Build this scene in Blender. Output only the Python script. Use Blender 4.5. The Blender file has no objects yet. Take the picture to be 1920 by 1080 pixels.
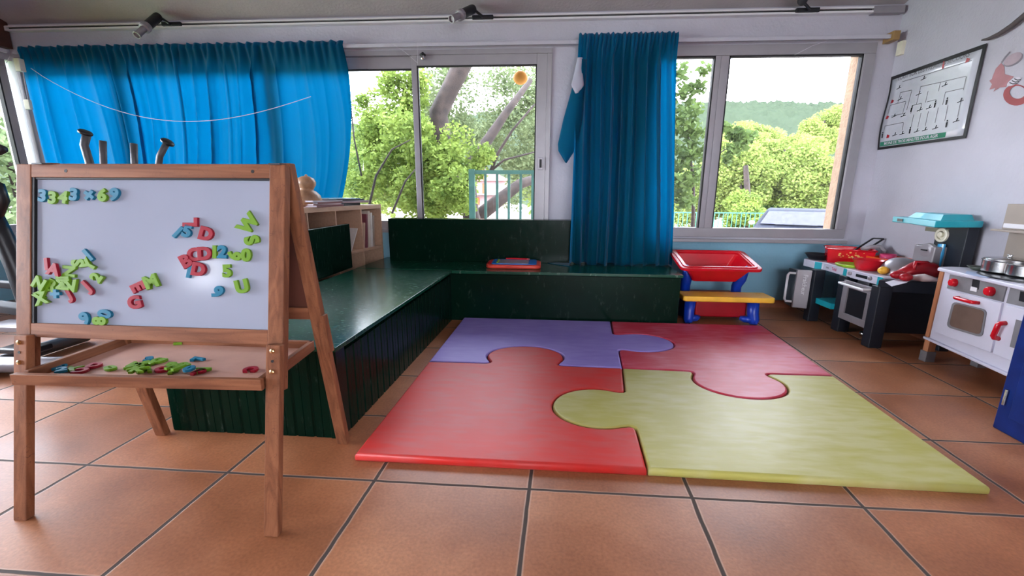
import bpy, bmesh, math, random
from mathutils import Vector, Matrix, noise
random.seed(7)
sc = bpy.context.scene
PI = math.pi
# ------------------------------------------------------------------ camera
F, YAW, PITCH, ROLL, CAMH = 804.15, 0.0714, 0.2200, 0.0066, 1.15
RC = (Matrix.Rotation(YAW, 3, 'Z') @ Matrix.Rotation(PI/2-PITCH, 3, 'X') @ Matrix.Rotation(ROLL, 3, 'Z'))
CAM = Vector((0, 0, CAMH))
cd = bpy.data.cameras.new('camera'); cam = bpy.data.objects.new('camera', cd)
sc.collection.objects.link(cam); sc.camera = cam
cd.sensor_width = 36; cd.lens = F/1920*36; cd.clip_start = .02; cd.clip_end = 2000
cam.matrix_world = Matrix.Translation(CAM) @ RC.to_4x4()
# ------------------------------------------------------------------ world, exposure
w = bpy.data.worlds.new('overcast sky'); sc.world = w; w.use_nodes = True
nt = w.node_tree; nt.nodes.clear()
wo = nt.nodes.new('ShaderNodeOutputWorld'); bg = nt.nodes.new('ShaderNodeBackground')
tc = nt.nodes.new('ShaderNodeTexCoord'); sp = nt.nodes.new('ShaderNodeSeparateXYZ'); cr = nt.nodes.new('ShaderNodeValToRGB')
nt.links.new(tc.outputs['Generated'], sp.inputs[0]); nt.links.new(sp.outputs['Z'], cr.inputs[0])
cr.color_ramp.elements[0].position = 0; cr.color_ramp.elements[0].color = (.88, .92, 1, 1)
cr.color_ramp.elements[1].position = .8; cr.color_ramp.elements[1].color = (.76, .84, 1, 1)
nt.links.new(cr.outputs[0], bg.inputs[0]); nt.links.new(bg.outputs[0], wo.inputs[0])
bg.inputs[1].default_value = 10.0
sc.view_settings.view_transform = 'Standard'; sc.view_settings.look = 'None'
sc.view_settings.gamma = 1; sc.view_settings.exposure = 0.88; sc.view_settings.use_curve_mapping = False
cy = sc.cycles
cy.max_bounces = 9; cy.diffuse_bounces = 5; cy.glossy_bounces = 4; cy.transmission_bounces = 6; cy.transparent_max_bounces = 16
cy.sample_clamp_indirect = 6; cy.caustics_reflective = False; cy.caustics_refractive = False
# area lights: sky portals far and right, added boost left, made-up fill behind
def area(name, loc, rot, sx, sy, power, col=(.86, .92, 1), portal=False):
    l = bpy.data.lights.new(name, 'AREA'); l.shape = 'RECTANGLE'; l.size = sx; l.size_y = sy
    l.energy = power; l.color = col
    if portal: l.cycles.is_portal = True
    o = bpy.data.objects.new(name, l); sc.collection.objects.link(o); o.location = loc; o.rotation_euler = rot
    return o
area('far_window_daylight', (-2.7, 4.72, 1.6), (-PI/2, 0, 0), 5.4, 1.7, 60, portal=True)
area('right_window_daylight', (2.1, 4.72, 1.6), (-PI/2, 0, 0), 1.7, 1.7, 30, portal=True)
area('left_window_daylight', (-6.12, 1.0, 1.62), (0, -PI/2, 0), 1.7, 4.4, 250, (.84, .90, 1))
area('back_fill_light', (1.45, -4.16, 1.6), (PI/2, 0, 0), 2.5, 1.5, 35, (.88, .92, 1))  # added fill light behind the camera, at a made-up opening
# ------------------------------------------------------------------ helpers
C = sc.collection
SK = .04736                       # the side walls stand very slightly out of square
def ray(px, py): return RC @ Vector(((px-960)/F, -(py-540)/F, -1))
def at_z(px, py, z): d = ray(px, py); return CAM + d*((z-CAMH)/d.z)
def at_y(px, py, y): d = ray(px, py); return CAM + d*(y/d.y)
def at_x(px, py, x, y0=3.0, sk=SK):
    d = ray(px, py); n = Vector((1, -sk, 0)); return CAM + d*((Vector((x, y0, 0))-CAM).dot(n)/d.dot(n))
def srgb(r, g, b):
    f = lambda c: (c/255/12.92) if c/255 <= .04045 else ((c/255+.055)/1.055)**2.4
    return (f(r), f(g), f(b), 1)
class MB:
    def __init__(s): s.v = []; s.f = []
    def add(s, vs, fs):
        n = len(s.v); s.v += [Vector(v) for v in vs]; s.f += [tuple(i+n for i in f) for f in fs]; return s
    def box(s, x0, x1, y0, y1, z0, z1, M=None):
        vs = [Vector((x, y, z)) for z in (z0, z1) for x, y in ((x0, y0), (x1, y0), (x1, y1), (x0, y1))]
        if M: vs = [M @ v for v in vs]
        return s.add(vs, [(0, 3, 2, 1), (4, 5, 6, 7), (0, 1, 5, 4), (1, 2, 6, 5), (2, 3, 7, 6), (3, 0, 4, 7)])
    def prism(s, poly, z0, z1, M=None):          # polygon in xy, extruded in z
        n = len(poly); vs = [Vector((p[0], p[1], z0)) for p in poly]+[Vector((p[0], p[1], z1)) for p in poly]
        if M: vs = [M @ v for v in vs]
        fs = [tuple(range(n-1, -1, -1)), tuple(range(n, 2*n))]+[(i, (i+1) % n, n+(i+1) % n, n+i) for i in range(n)]
        return s.add(vs, fs)
    def beam(s, a, b, w, h, up=(0, 0, 1)):       # box bar from a to b, w across, h along up
        a, b = Vector(a), Vector(b); d = (b-a).normalized(); x = d.cross(Vector(up)).normalized(); u = x.cross(d)
        vs = [p+x*(i*w/2)+u*(j*h/2) for p in (a, b) for i, j in ((-1, -1), (1, -1), (1, 1), (-1, 1))]
        return s.add(vs, [(0, 1, 2, 3), (7, 6, 5, 4), (0, 4, 5, 1), (1, 5, 6, 2), (2, 6, 7, 3), (3, 7, 4, 0)])
    def tube(s, pts, r, n=10, cap=True):
        pts = [Vector(p) for p in pts]; R = r if isinstance(r, (list, tuple)) else [r]*len(pts); rings = []; u = None
        for i, p in enumerate(pts):
            d = (pts[min(i+1, len(pts)-1)]-pts[max(i-1, 0)]).normalized()
            if u is None: u = d.orthogonal().normalized()
            else: u = (u-d*u.dot(d)).normalized()
            v = d.cross(u); rings.append([p+(u*math.cos(t)+v*math.sin(t))*R[i] for t in [2*PI*k/n for k in range(n)]])
        vs = [q for r_ in rings for q in r_]; m = len(rings)
        fs = [(i*n+k, i*n+(k+1) % n, (i+1)*n+(k+1) % n, (i+1)*n+k) for i in range(m-1) for k in range(n)]
        if cap: fs += [tuple(range(n-1, -1, -1)), tuple((m-1)*n+k for k in range(n))]
        return s.add(vs, fs)
    def lathe(s, prof, o=(0, 0, 0), axis=(0, 0, 1), n=24, sx=1, sy=1):   # prof: (radius, height)
        o = Vector(o); a = Vector(axis).normalized(); u = a.orthogonal().normalized() if abs(a.z) < .999 else Vector((1, 0, 0)); v = a.cross(u)
        vs = [o+a*h+(u*math.cos(2*PI*k/n)*sx+v*math.sin(2*PI*k/n)*sy)*max(r, 1e-5) for r, h in prof for k in range(n)]
        fs = [(i*n+k, i*n+(k+1) % n, (i+1)*n+(k+1) % n, (i+1)*n+k) for i in range(len(prof)-1) for k in range(n)]
        fs += [tuple(range(n-1, -1, -1)), tuple((len(prof)-1)*n+k for k in range(n))]
        return s.add(vs, fs)
    def ball(s, c, r, n=16, m=10, scale=(1, 1, 1), M=None):
        vs = []
        for i in range(m+1):
            t = PI*i/m
            for k in range(n):
                q = Vector((math.sin(t)*math.cos(2*PI*k/n)*scale[0], math.sin(t)*math.sin(2*PI*k/n)*scale[1], math.cos(t)*scale[2]))*r
                vs.append(Vector(c)+(M @ q if M else q))
        return s.add(vs, [(i*n+k, (i+1)*n+k, (i+1)*n+(k+1) % n, i*n+(k+1) % n) for i in range(m) for k in range(n)])
    def grid(s, fn, nu, nv):
        vs = [fn(i/nu, j/nv) for j in range(nv+1) for i in range(nu+1)]; W = nu+1
        return s.add(vs, [(j*W+i, j*W+i+1, (j+1)*W+i+1, (j+1)*W+i) for j in range(nv) for i in range(nu)])
    def frame(s, a, b, c, d, t, ny):
        """rectangular frame in an x-z plane: x a..b, z c..d, bar t, ny=(y0,y1)"""
        s.box(a, b, ny[0], ny[1], d-t, d); s.box(a, b, ny[0], ny[1], c, c+t)
        s.box(a, a+t, ny[0], ny[1], c+t, d-t); return s.box(b-t, b, ny[0], ny[1], c+t, d-t)
    def build(s, name, mat, parent=None, bevel=0, smooth=False, seg=2, solid=0, weld=False, sub=0):
        me = bpy.data.meshes.new(name); off = Vector(parent['_o']) if parent is not None and '_o' in parent else Vector((0, 0, 0))
        if parent is None and s.v:
            xs = [v.x for v in s.v]; ys = [v.y for v in s.v]; zs = [v.z for v in s.v]
            off = Vector(((min(xs)+max(xs))/2, (min(ys)+max(ys))/2, min(zs)))
        me.from_pydata([v-off for v in s.v], [], s.f); me.update()
        bm = bmesh.new(); bm.from_mesh(me)
        if weld: bmesh.ops.remove_doubles(bm, verts=bm.verts, dist=1e-5)
        bmesh.ops.recalc_face_normals(bm, faces=bm.faces); bm.to_mesh(me); bm.free()
        o = bpy.data.objects.new(name, me); C.objects.link(o); me.materials.append(mat)
        if parent is not None:
            o.parent = parent; o['_o'] = tuple(off)
        else: o.location = off; o['_o'] = tuple(off)
        if smooth:
            for p in me.polygons: p.use_smooth = True
        if solid: m = o.modifiers.new('solid', 'SOLIDIFY'); m.thickness = solid; m.offset = 0
        if sub: m = o.modifiers.new('sub', 'SUBSURF'); m.levels = sub; m.render_levels = sub
        if bevel:
            m = o.modifiers.new('bevel', 'BEVEL'); m.width = bevel; m.segments = seg; m.limit_method = 'ANGLE'; m.angle_limit = .7
            if not smooth:
                for p in me.polygons: p.use_smooth = True
                m2 = o.modifiers.new('wn', 'WEIGHTED_NORMAL'); m2.keep_sharp = False
        return o
def tag(o, label, cat, group=None):
    o['label'] = label; o['category'] = cat
    if group: o['group'] = group
    return o
def thing(name, loc, label, cat, group=None):
    o = bpy.data.objects.new(name, None); C.objects.link(o); o.location = loc; o['_o'] = tuple(loc); o.empty_display_size = .05
    return tag(o, label, cat, group)
def struct(o): o['kind'] = 'structure'; return o
# ------------------------------------------------------------------ materials
def newmat(name):
    m = bpy.data.materials.new(name); m.use_nodes = True; return m, m.node_tree, m.node_tree.nodes['Principled BSDF']
def N(nt, t, **k):
    n = nt.nodes.new(t)
    for a, b in k.items(): setattr(n, a, b)
    return n
def mat(name, col, rough=.5, metal=0, var=.08, scale=8, bump=0, bscale=60, spec=.5, coat=0, stretch=(1, 1, 1), sss=0, rvar=0):
    """plain procedural material: colour with slow noise variation, optional fine bump"""
    m, nt, p = newmat(name); L = nt.links.new
    tc = N(nt, 'ShaderNodeTexCoord'); mp = N(nt, 'ShaderNodeMapping'); mp.inputs['Scale'].default_value = stretch
    L(tc.outputs['Object'], mp.inputs[0])
    no = N(nt, 'ShaderNodeTexNoise'); no.inputs['Scale'].default_value = scale; no.inputs['Detail'].default_value = 5
    L(mp.outputs[0], no.inputs[0])
    mx = N(nt, 'ShaderNodeMix', data_type='RGBA', blend_type='MIX')
    c = Vector(col[:3]); mx.inputs['A'].default_value = (*(c*(1-var*1.6)), 1); mx.inputs['B'].default_value = (*[min(1, q) for q in c*(1+var*1.6)], 1)
    mr = N(nt, 'ShaderNodeMapRange'); mr.inputs[1].default_value = .3; mr.inputs[2].default_value = .7
    L(no.outputs[0], mr.inputs[0]); L(mr.outputs[0], mx.inputs['Factor']); L(mx.outputs['Result'], p.inputs['Base Color'])
    p.inputs['Roughness'].default_value = rough; p.inputs['Metallic'].default_value = metal
    p.inputs['Specular IOR Level'].default_value = spec; p.inputs['Coat Weight'].default_value = coat
    if rvar:
        m2 = N(nt, 'ShaderNodeMapRange'); m2.inputs[1].default_value = .3; m2.inputs[2].default_value = .7
        m2.inputs[3].default_value = max(.02, rough-rvar); m2.inputs[4].default_value = rough+rvar
        L(no.outputs[0], m2.inputs[0]); L(m2.outputs[0], p.inputs['Roughness'])
    if sss: p.inputs['Subsurface Weight'].default_value = sss; p.inputs['Subsurface Radius'].default_value = (.01, .01, .01)
    if bump:
        nb = N(nt, 'ShaderNodeTexNoise'); nb.inputs['Scale'].default_value = bscale; nb.inputs['Detail'].default_value = 4
        L(mp.outputs[0], nb.inputs[0]); bp = N(nt, 'ShaderNodeBump'); bp.inputs['Strength'].default_value = bump; bp.inputs['Distance'].default_value = .01
        L(nb.outputs[0], bp.inputs['Height']); L(bp.outputs[0], p.inputs['Normal'])
    return m
def wood(name, c1, c2, rough=.45, axis='Z', scale=1.0, scrib=0.0):
    m, nt, p = newmat(name); L = nt.links.new
    tc = N(nt, 'ShaderNodeTexCoord'); mp = N(nt, 'ShaderNodeMapping')
    s = {'X': (.8, 14, 14), 'Y': (14, .8, 14), 'Z': (14, 14, .8)}[axis]; mp.inputs['Scale'].default_value = [q*scale for q in s]
    L(tc.outputs['Object'], mp.inputs[0])
    no = N(nt, 'ShaderNodeTexNoise'); no.inputs['Scale'].default_value = 2.2; no.inputs['Detail'].default_value = 6; no.inputs['Distortion'].default_value = 1.2
    L(mp.outputs[0], no.inputs[0]); cr = N(nt, 'ShaderNodeValToRGB')
    cr.color_ramp.elements[0].position = .32; cr.color_ramp.elements[0].color = c1; cr.color_ramp.elements[1].position = .68; cr.color_ramp.elements[1].color = c2
    L(no.outputs[0], cr.inputs[0]); out = cr.outputs[0]
    if scrib:    # pencil scribbles on the timber
        w_ = N(nt, 'ShaderNodeTexVoronoi', feature='DISTANCE_TO_EDGE'); w_.inputs['Scale'].default_value = 11
        n2 = N(nt, 'ShaderNodeTexNoise'); n2.inputs['Scale'].default_value = 6; n2.inputs['Detail'].default_value = 3
        L(tc.outputs['Object'], n2.inputs[0]); L(n2.outputs['Color'], w_.inputs['Vector'])
        lt = N(nt, 'ShaderNodeMath', operation='LESS_THAN'); lt.inputs[1].default_value = .006; L(w_.outputs['Distance'], lt.inputs[0])
        ml = N(nt, 'ShaderNodeMath', operation='MULTIPLY'); ml.inputs[1].default_value = scrib; L(lt.outputs[0], ml.inputs[0])
        mx = N(nt, 'ShaderNodeMix', data_type='RGBA'); L(ml.outputs[0], mx.inputs['Factor']); L(out, mx.inputs['A']); mx.inputs['B'].default_value = (.06, .02, .02, 1); out = mx.outputs['Result']
    L(out, p.inputs['Base Color']); p.inputs['Roughness'].default_value = rough; p.inputs['Specular IOR Level'].default_value = .22
    bp = N(nt, 'ShaderNodeBump'); bp.inputs['Strength'].default_value = .12; bp.inputs['Distance'].default_value = .004
    L(no.outputs[0], bp.inputs['Height']); L(bp.outputs[0], p.inputs['Normal'])
    return m
M = {}
M['wall'] = mat('white painted render', srgb(186, 184, 194), .75, var=.03, scale=3, bump=.35, bscale=45)
M['ceil'] = mat('grey white ceiling render', srgb(172, 166, 168), .85, var=.04, scale=3, bump=.45, bscale=40)
M['bluewall'] = mat('dusty blue painted render', srgb(128, 174, 194), .7, var=.04, scale=3, bump=.2, bscale=45)
M['alu'] = mat('grey lacquered window frame', srgb(158, 154, 158), .4, metal=.25, var=.03)
M['gasket'] = mat('black rubber gasket', srgb(16, 15, 18), .6)
M['brown'] = mat('dark brown timber post', srgb(70, 40, 32), .6, var=.2)
M['white'] = mat('white plastic', srgb(222, 220, 224), .35, var=.02)
M['board'] = mat('glossy whiteboard enamel', srgb(163, 169, 186), .13, var=.02, spec=.5, scale=3)
M['red'] = mat('glossy red plastic', srgb(205, 18, 36), .22, var=.05)
M['darkred'] = mat('deep red plastic', srgb(160, 8, 24), .35, var=.06)
M['blue'] = mat('royal blue plastic', srgb(18, 60, 175), .35, var=.08)
M['yellow'] = mat('yellow plastic', srgb(242, 185, 60), .35, var=.06)
M['orange'] = mat('orange plastic', srgb(240, 90, 30), .3, var=.05)
M['black'] = mat('black plastic', srgb(20, 22, 28), .4, var=.1)
M['darkplastic'] = mat('dark navy plastic', srgb(24, 30, 40), .45, var=.08)
M['teal'] = mat('turquoise plastic', srgb(20, 160, 175), .35, var=.05)
M['silver'] = mat('silver grey plastic', srgb(150, 145, 150), .35, metal=.3, var=.06)
M['steel'] = mat('brushed steel', srgb(190, 190, 190), .22, metal=1, var=.08, scale=4, stretch=(1, 1, 12))
M['chrome'] = mat('polished chrome', srgb(215, 215, 215), .12, metal=1, var=.03)
M['brass'] = mat('brass screw', srgb(215, 180, 130), .25, metal=1, var=.03)
M['gunmetal'] = mat('dark grey metal tube', srgb(78, 78, 82), .5, metal=.3, var=.1)
M['pink'] = mat('pink plastic', srgb(215, 70, 120), .35)
M['lime'] = mat('lime green plastic', srgb(160, 205, 60), .35)
M['paper'] = mat('paper', srgb(205, 200, 210), .8, var=.05)
M['cream'] = mat('cream plastic', srgb(215, 210, 190), .5)
M['blueCab'] = mat('navy blue painted board', srgb(14, 42, 108), .4, spec=.3, var=.12, scale=12)
M['gourd'] = mat('tan dried gourd skin', srgb(165, 125, 95), .45, var=.25, scale=14, bump=.2, bscale=20)
M['easel'] = wood('reddish brown easel timber', srgb(112, 68, 46), srgb(154, 100, 70), .5, 'Z', scrib=.55)
M['easelX'] = wood('reddish brown easel rail timber', srgb(118, 72, 50), srgb(158, 104, 74), .5, 'X', scrib=.35)
M['easelY'] = wood('easel tray rail timber', srgb(122, 78, 56), srgb(158, 106, 78), .5, 'Y')
M['hard'] = mat('brown hardboard', srgb(198, 150, 132), .55, var=.06, bump=.05)
M['hardback'] = mat('dark brown hardboard back', srgb(96, 52, 38), .6, var=.1)
M['shelf'] = mat('pale beech laminate', srgb(196, 158, 132), .45, var=.05, stretch=(6, 1, 6))
M['darkgrey'] = mat('mid grey painted board', srgb(120, 118, 122), .5)
M['kwood'] = wood('light brown toy kitchen leg timber', srgb(168, 108, 76), srgb(190, 130, 94), .5, 'Z')
M['greige'] = mat('greige painted board', srgb(158, 146, 136), .5, var=.03)
M['kwhite'] = mat('white painted board', srgb(206, 204, 218), .4, var=.02)
def green_mat(name, rough, scuff, spec=.3, c1=srgb(2, 22, 15), c2=srgb(3, 34, 24)):
    m, nt, p = newmat(name); L = nt.links.new
    tc = N(nt, 'ShaderNodeTexCoord'); no = N(nt, 'ShaderNodeTexNoise'); no.inputs['Scale'].default_value = 5; no.inputs['Detail'].default_value = 6
    L(tc.outputs['Object'], no.inputs[0])
    mx = N(nt, 'ShaderNodeMix', data_type='RGBA'); mx.inputs['A'].default_value = c1; mx.inputs['B'].default_value = c2
    L(no.outputs[0], mx.inputs['Factor'])
    mp = N(nt, 'ShaderNodeMapping'); mp.inputs['Scale'].default_value = (3, 12, 1); mp.inputs['Rotation'].default_value = (0, 0, .25); L(tc.outputs['Object'], mp.inputs[0])
    n2 = N(nt, 'ShaderNodeTexNoise'); n2.inputs['Scale'].default_value = 9; n2.inputs['Detail'].default_value = 8; n2.inputs['Roughness'].default_value = .7; L(mp.outputs[0], n2.inputs[0])
    r2 = N(nt, 'ShaderNodeMapRange'); r2.inputs[1].default_value = .58; r2.inputs[2].default_value = .74; L(n2.outputs[0], r2.inputs[0])
    ms = N(nt, 'ShaderNodeMath', operation='MULTIPLY'); ms.inputs[1].default_value = scuff; L(r2.outputs[0], ms.inputs[0])
    m2 = N(nt, 'ShaderNodeMix', data_type='RGBA'); L(ms.outputs[0], m2.inputs['Factor']); L(mx.outputs['Result'], m2.inputs['A']); m2.inputs['B'].default_value = srgb(150, 165, 155)
    L(m2.outputs['Result'], p.inputs['Base Color']); p.inputs['Specular IOR Level'].default_value = spec
    r3 = N(nt, 'ShaderNodeMapRange'); r3.inputs[1].default_value = .3; r3.inputs[2].default_value = .75; r3.inputs[3].default_value = rough*.75; r3.inputs[4].default_value = rough*1.5
    L(n2.outputs[0], r3.inputs[0]); L(r3.outputs[0], p.inputs['Roughness'])
    bp = N(nt, 'ShaderNodeBump'); bp.inputs['Strength'].default_value = .035; bp.inputs['Distance'].default_value = .004; L(no.outputs[0], bp.inputs['Height']); L(bp.outputs[0], p.inputs['Normal'])
    return m
M['green'] = green_mat('dark green gloss paint', .2, .1, .12)
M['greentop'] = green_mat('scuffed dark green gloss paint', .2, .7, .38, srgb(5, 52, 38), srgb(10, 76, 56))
def vinyl(name, col, pale, amt):
    """padded vinyl with worn pale streaks"""
    m, nt, p = newmat(name); L = nt.links.new
    tc = N(nt, 'ShaderNodeTexCoord'); no = N(nt, 'ShaderNodeTexNoise'); no.inputs['Scale'].default_value = 2.5; no.inputs['Detail'].default_value = 5
    L(tc.outputs['Object'], no.inputs[0])
    mp = N(nt, 'ShaderNodeMapping'); mp.inputs['Scale'].default_value = (2, 8, 1); L(tc.outputs['Object'], mp.inputs[0])
    n2 = N(nt, 'ShaderNodeTexNoise'); n2.inputs['Scale'].default_value = 3; n2.inputs['Detail'].default_value = 6; L(mp.outputs[0], n2.inputs[0])
    ad = N(nt, 'ShaderNodeMath', operation='MULTIPLY'); L(no.outputs[0], ad.inputs[0]); L(n2.outputs[0], ad.inputs[1])
    mr = N(nt, 'ShaderNodeMapRange'); mr.inputs[1].default_value = .18; mr.inputs[2].default_value = .36; mr.inputs[4].default_value = amt; L(ad.outputs[0], mr.inputs[0])
    mx = N(nt, 'ShaderNodeMix', data_type='RGBA'); mx.inputs['A'].default_value = col; mx.inputs['B'].default_value = pale; L(mr.outputs[0], mx.inputs['Factor'])
    L(mx.outputs['Result'], p.inputs['Base Color']); p.inputs['Roughness'].default_value = .42; p.inputs['Specular IOR Level'].default_value = .24
    bp = N(nt, 'ShaderNodeBump'); bp.inputs['Strength'].default_value = .12; bp.inputs['Distance'].default_value = .006; L(n2.outputs[0], bp.inputs['Height']); L(bp.outputs[0], p.inputs['Normal'])
    return m
M['matred'] = vinyl('coral red vinyl', srgb(206, 48, 42), srgb(190, 84, 80), .6)
M['matpurple'] = vinyl('violet vinyl', srgb(148, 130, 208), srgb(172, 158, 222), .5)
M['matpink'] = vinyl('crimson pink vinyl', srgb(192, 50, 70), srgb(214, 124, 148), .5)
M['matyellow'] = vinyl('pale olive yellow vinyl', srgb(176, 168, 88), srgb(196, 190, 140), .6)
def curtain_mat(name, col, fac):
    m, nt, p = newmat(name); L = nt.links.new
    p.inputs['Base Color'].default_value = col; p.inputs['Roughness'].default_value = .9; p.inputs['Specular IOR Level'].default_value = .1
    p.inputs['Sheen Weight'].default_value = .3
    t = N(nt, 'ShaderNodeBsdfTranslucent'); t.inputs[0].default_value = (0.0, .50, .78, 1) if col[0] < .1 else (.6, .6, .65, 1)
    mx = N(nt, 'ShaderNodeMixShader'); mx.inputs[0].default_value = fac
    L(p.outputs[0], mx.inputs[1]); L(t.outputs[0], mx.inputs[2]); L(mx.outputs[0], nt.nodes['Material Output'].inputs[0])
    tc = N(nt, 'ShaderNodeTexCoord'); no = N(nt, 'ShaderNodeTexNoise'); no.inputs['Scale'].default_value = 260; L(tc.outputs['Object'], no.inputs[0])
    bp = N(nt, 'ShaderNodeBump'); bp.inputs['Strength'].default_value = .15; bp.inputs['Distance'].default_value = .002; L(no.outputs[0], bp.inputs['Height']); L(bp.outputs[0], p.inputs['Normal'])
    return m
M['curtain'] = curtain_mat('peacock blue curtain cloth', srgb(6, 96, 112), .64)
M['lining'] = curtain_mat('pale grey curtain lining', srgb(190, 190, 205), .3)
def glass_mat():
    m, nt, p = newmat('window glass'); L = nt.links.new
    nt.nodes.remove(p); t = N(nt, 'ShaderNodeBsdfTransparent'); g = N(nt, 'ShaderNodeBsdfGlossy'); g.inputs['Roughness'].default_value = .02
    lw = N(nt, 'ShaderNodeFresnel'); lw.inputs[0].default_value = 1.45
    mx = N(nt, 'ShaderNodeMixShader'); L(lw.outputs[0], mx.inputs[0]); L(t.outputs[0], mx.inputs[1]); L(g.outputs[0], mx.inputs[2])
    L(mx.outputs[0], nt.nodes['Material Output'].inputs[0]); return m
M['glass'] = glass_mat()
def tile_mat():
    m, nt, p = newmat('terracotta floor tiles with grey grout'); L = nt.links.new
    g = N(nt, 'ShaderNodeNewGeometry'); s = N(nt, 'ShaderNodeSeparateXYZ'); L(g.outputs['Position'], s.inputs[0])
    def ma(op, a, b=None, c=None):
        n = N(nt, 'ShaderNodeMath', operation=op)
        for i, q in enumerate((a, b, c)):
            if q is None: continue
            if isinstance(q, (int, float)): n.inputs[i].default_value = q
            else: L(q, n.inputs[i])
        return n.outputs[0]
    v = ma('DIVIDE', ma('SUBTRACT', s.outputs['Y'], 1.488), .50523)
    u = ma('DIVIDE', ma('SUBTRACT', ma('ADD', s.outputs['X'], 1.9216), ma('MULTIPLY', v, .02393)), .62965)
    nz = N(nt, 'ShaderNodeTexNoise'); nz.inputs['Scale'].default_value = 9; L(g.outputs['Position'], nz.inputs[0])
    wob = ma('MULTIPLY', ma('SUBTRACT', nz.outputs[0], .5), .012)
    du = ma('ABSOLUTE', ma('SUBTRACT', ma('FRACT', ma('ADD', ma('ADD', u, wob), .5)), .5)); dv = ma('ABSOLUTE', ma('SUBTRACT', ma('FRACT', ma('ADD', ma('ADD', v, wob), .5)), .5))
    d = ma('MINIMUM', ma('MULTIPLY', du, .62965), ma('MULTIPLY', dv, .60))
    gr = N(nt, 'ShaderNodeMapRange'); gr.inputs[1].default_value = .0055; gr.inputs[2].default_value = .0085; L(d, gr.inputs[0])
    cid = N(nt, 'ShaderNodeCombineXYZ'); L(ma('FLOOR', u), cid.inputs[0]); L(ma('FLOOR', v), cid.inputs[1])
    wn = N(nt, 'ShaderNodeTexWhiteNoise', noise_dimensions='3D'); L(cid.outputs[0], wn.inputs['Vector'])
    off = N(nt, 'ShaderNodeVectorMath', operation='MULTIPLY_ADD'); L(wn.outputs['Color'], off.inputs[0]); off.inputs[1].default_value = (20, 20, 20); L(g.outputs['Position'], off.inputs[2])
    n1 = N(nt, 'ShaderNodeTexNoise'); n1.inputs['Scale'].default_value = 2.6; n1.inputs['Detail'].default_value = 5; n1.inputs['Roughness'].default_value = .5; L(off.outputs[0], n1.inputs[0])
    cr = N(nt, 'ShaderNodeValToRGB'); e = cr.color_ramp.elements
    e[0].position = .12; e[0].color = srgb(120, 70, 44); e[1].position = .88; e[1].color = srgb(196, 136, 98)
    e2 = cr.color_ramp.elements.new(.5); e2.color = srgb(162, 102, 68); L(n1.outputs[0], cr.inputs[0])
    hs = N(nt, 'ShaderNodeHueSaturation'); L(cr.outputs[0], hs.inputs['Color']); L(ma('ADD', ma('MULTIPLY', wn.outputs['Value'], .22), .88), hs.inputs['Value'])
    n3 = N(nt, 'ShaderNodeTexNoise'); n3.inputs['Scale'].default_value = 90; n3.inputs['Detail'].default_value = 3; L(g.outputs['Position'], n3.inputs[0])
    sp_ = N(nt, 'ShaderNodeMix', data_type='RGBA', blend_type='OVERLAY'); sp_.inputs['Factor'].default_value = .35; L(hs.outputs[0], sp_.inputs['A']); L(n3.outputs[0], sp_.inputs['B'])
    eg = N(nt, 'ShaderNodeMapRange'); eg.inputs[1].default_value = .0085; eg.inputs[2].default_value = .014; eg.inputs[3].default_value = .45; eg.inputs[4].default_value = 0; L(d, eg.inputs[0])  # pale rim beside the grout: an edge highlight put into the colour
    me = N(nt, 'ShaderNodeMix', data_type='RGBA'); L(eg.outputs[0], me.inputs['Factor']); L(sp_.outputs['Result'], me.inputs['A']); me.inputs['B'].default_value = srgb(206, 172, 150)
    mx = N(nt, 'ShaderNodeMix', data_type='RGBA'); mx.inputs['A'].default_value = srgb(68, 56, 50); L(me.outputs['Result'], mx.inputs['B']); L(gr.outputs[0], mx.inputs['Factor'])
    L(mx.outputs['Result'], p.inputs['Base Color'])
    rr = N(nt, 'ShaderNodeMapRange'); rr.inputs[1].default_value = .1; rr.inputs[2].default_value = .9; rr.inputs[3].default_value = .32; rr.inputs[4].default_value = .46; L(n1.outputs[0], rr.inputs[0])
    rg = ma('ADD', ma('MULTIPLY', ma('SUBTRACT', 1, gr.outputs[0]), .4), rr.outputs[0]); L(rg, p.inputs['Roughness'])
    p.inputs['Specular IOR Level'].default_value = .36
    hb = ma('ADD', gr.outputs[0], ma('MULTIPLY', n3.outputs[0], .12))
    bp = N(nt, 'ShaderNodeBump'); bp.inputs['Strength'].default_value = .6; bp.inputs['Distance'].default_value = .004; L(hb, bp.inputs['Height']); L(bp.outputs[0], p.inputs['Normal'])
    return m
M['tile'] = tile_mat()
M['skirt'] = mat('terracotta skirting tile', srgb(150, 92, 66), .4, var=.2)
# ------------------------------------------------------------------ room shell
XL, XR, YF, YB = -5.58, 3.15, 4.5, -4.0
lx = lambda y: XL+SK*(y-4.5)
rx = lambda y: XR+SK*(y-4.5)
ZS, ZT = .72, 2.49
struct(MB().prism([(lx(YB)-.2, YB-.2), (rx(YB)+.2, YB-.2), (rx(YF)+.2, YF), (lx(YF)-.2, YF)], -.06, 0).build('floor', M['tile']))
far = MB()
far.box(lx(4.5)-.25, rx(4.5)+.25, YF, YF+.25, 2.49, 3.0)
far.box(.05, .93, YF, YF+.25, 0, 2.49); far.box(2.975, rx(4.5)+.25, YF, YF+.25, 0, 2.49)
far.box(.93, 2.975, YF, YF+.25, .70, .72)
far.box(lx(4.5)-.25, lx(4.5)+.02, YF, YF+.25, 0, 2.49)
struct(far.build('wall_far', M['wall']))
low = MB(); low.box(lx(4.5), .05, YF+.01, YF+.24, 0, .72); low.box(.93, 2.975, YF+.002, YF+.24, 0, .70)
low.box(.3, .93, YF-.003, YF+.01, .02, .66); low.box(2.975, rx(4.5), YF-.003, YF+.01, .02, .66)
struct(low.build('wall_far_lower', M['bluewall']))
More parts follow.
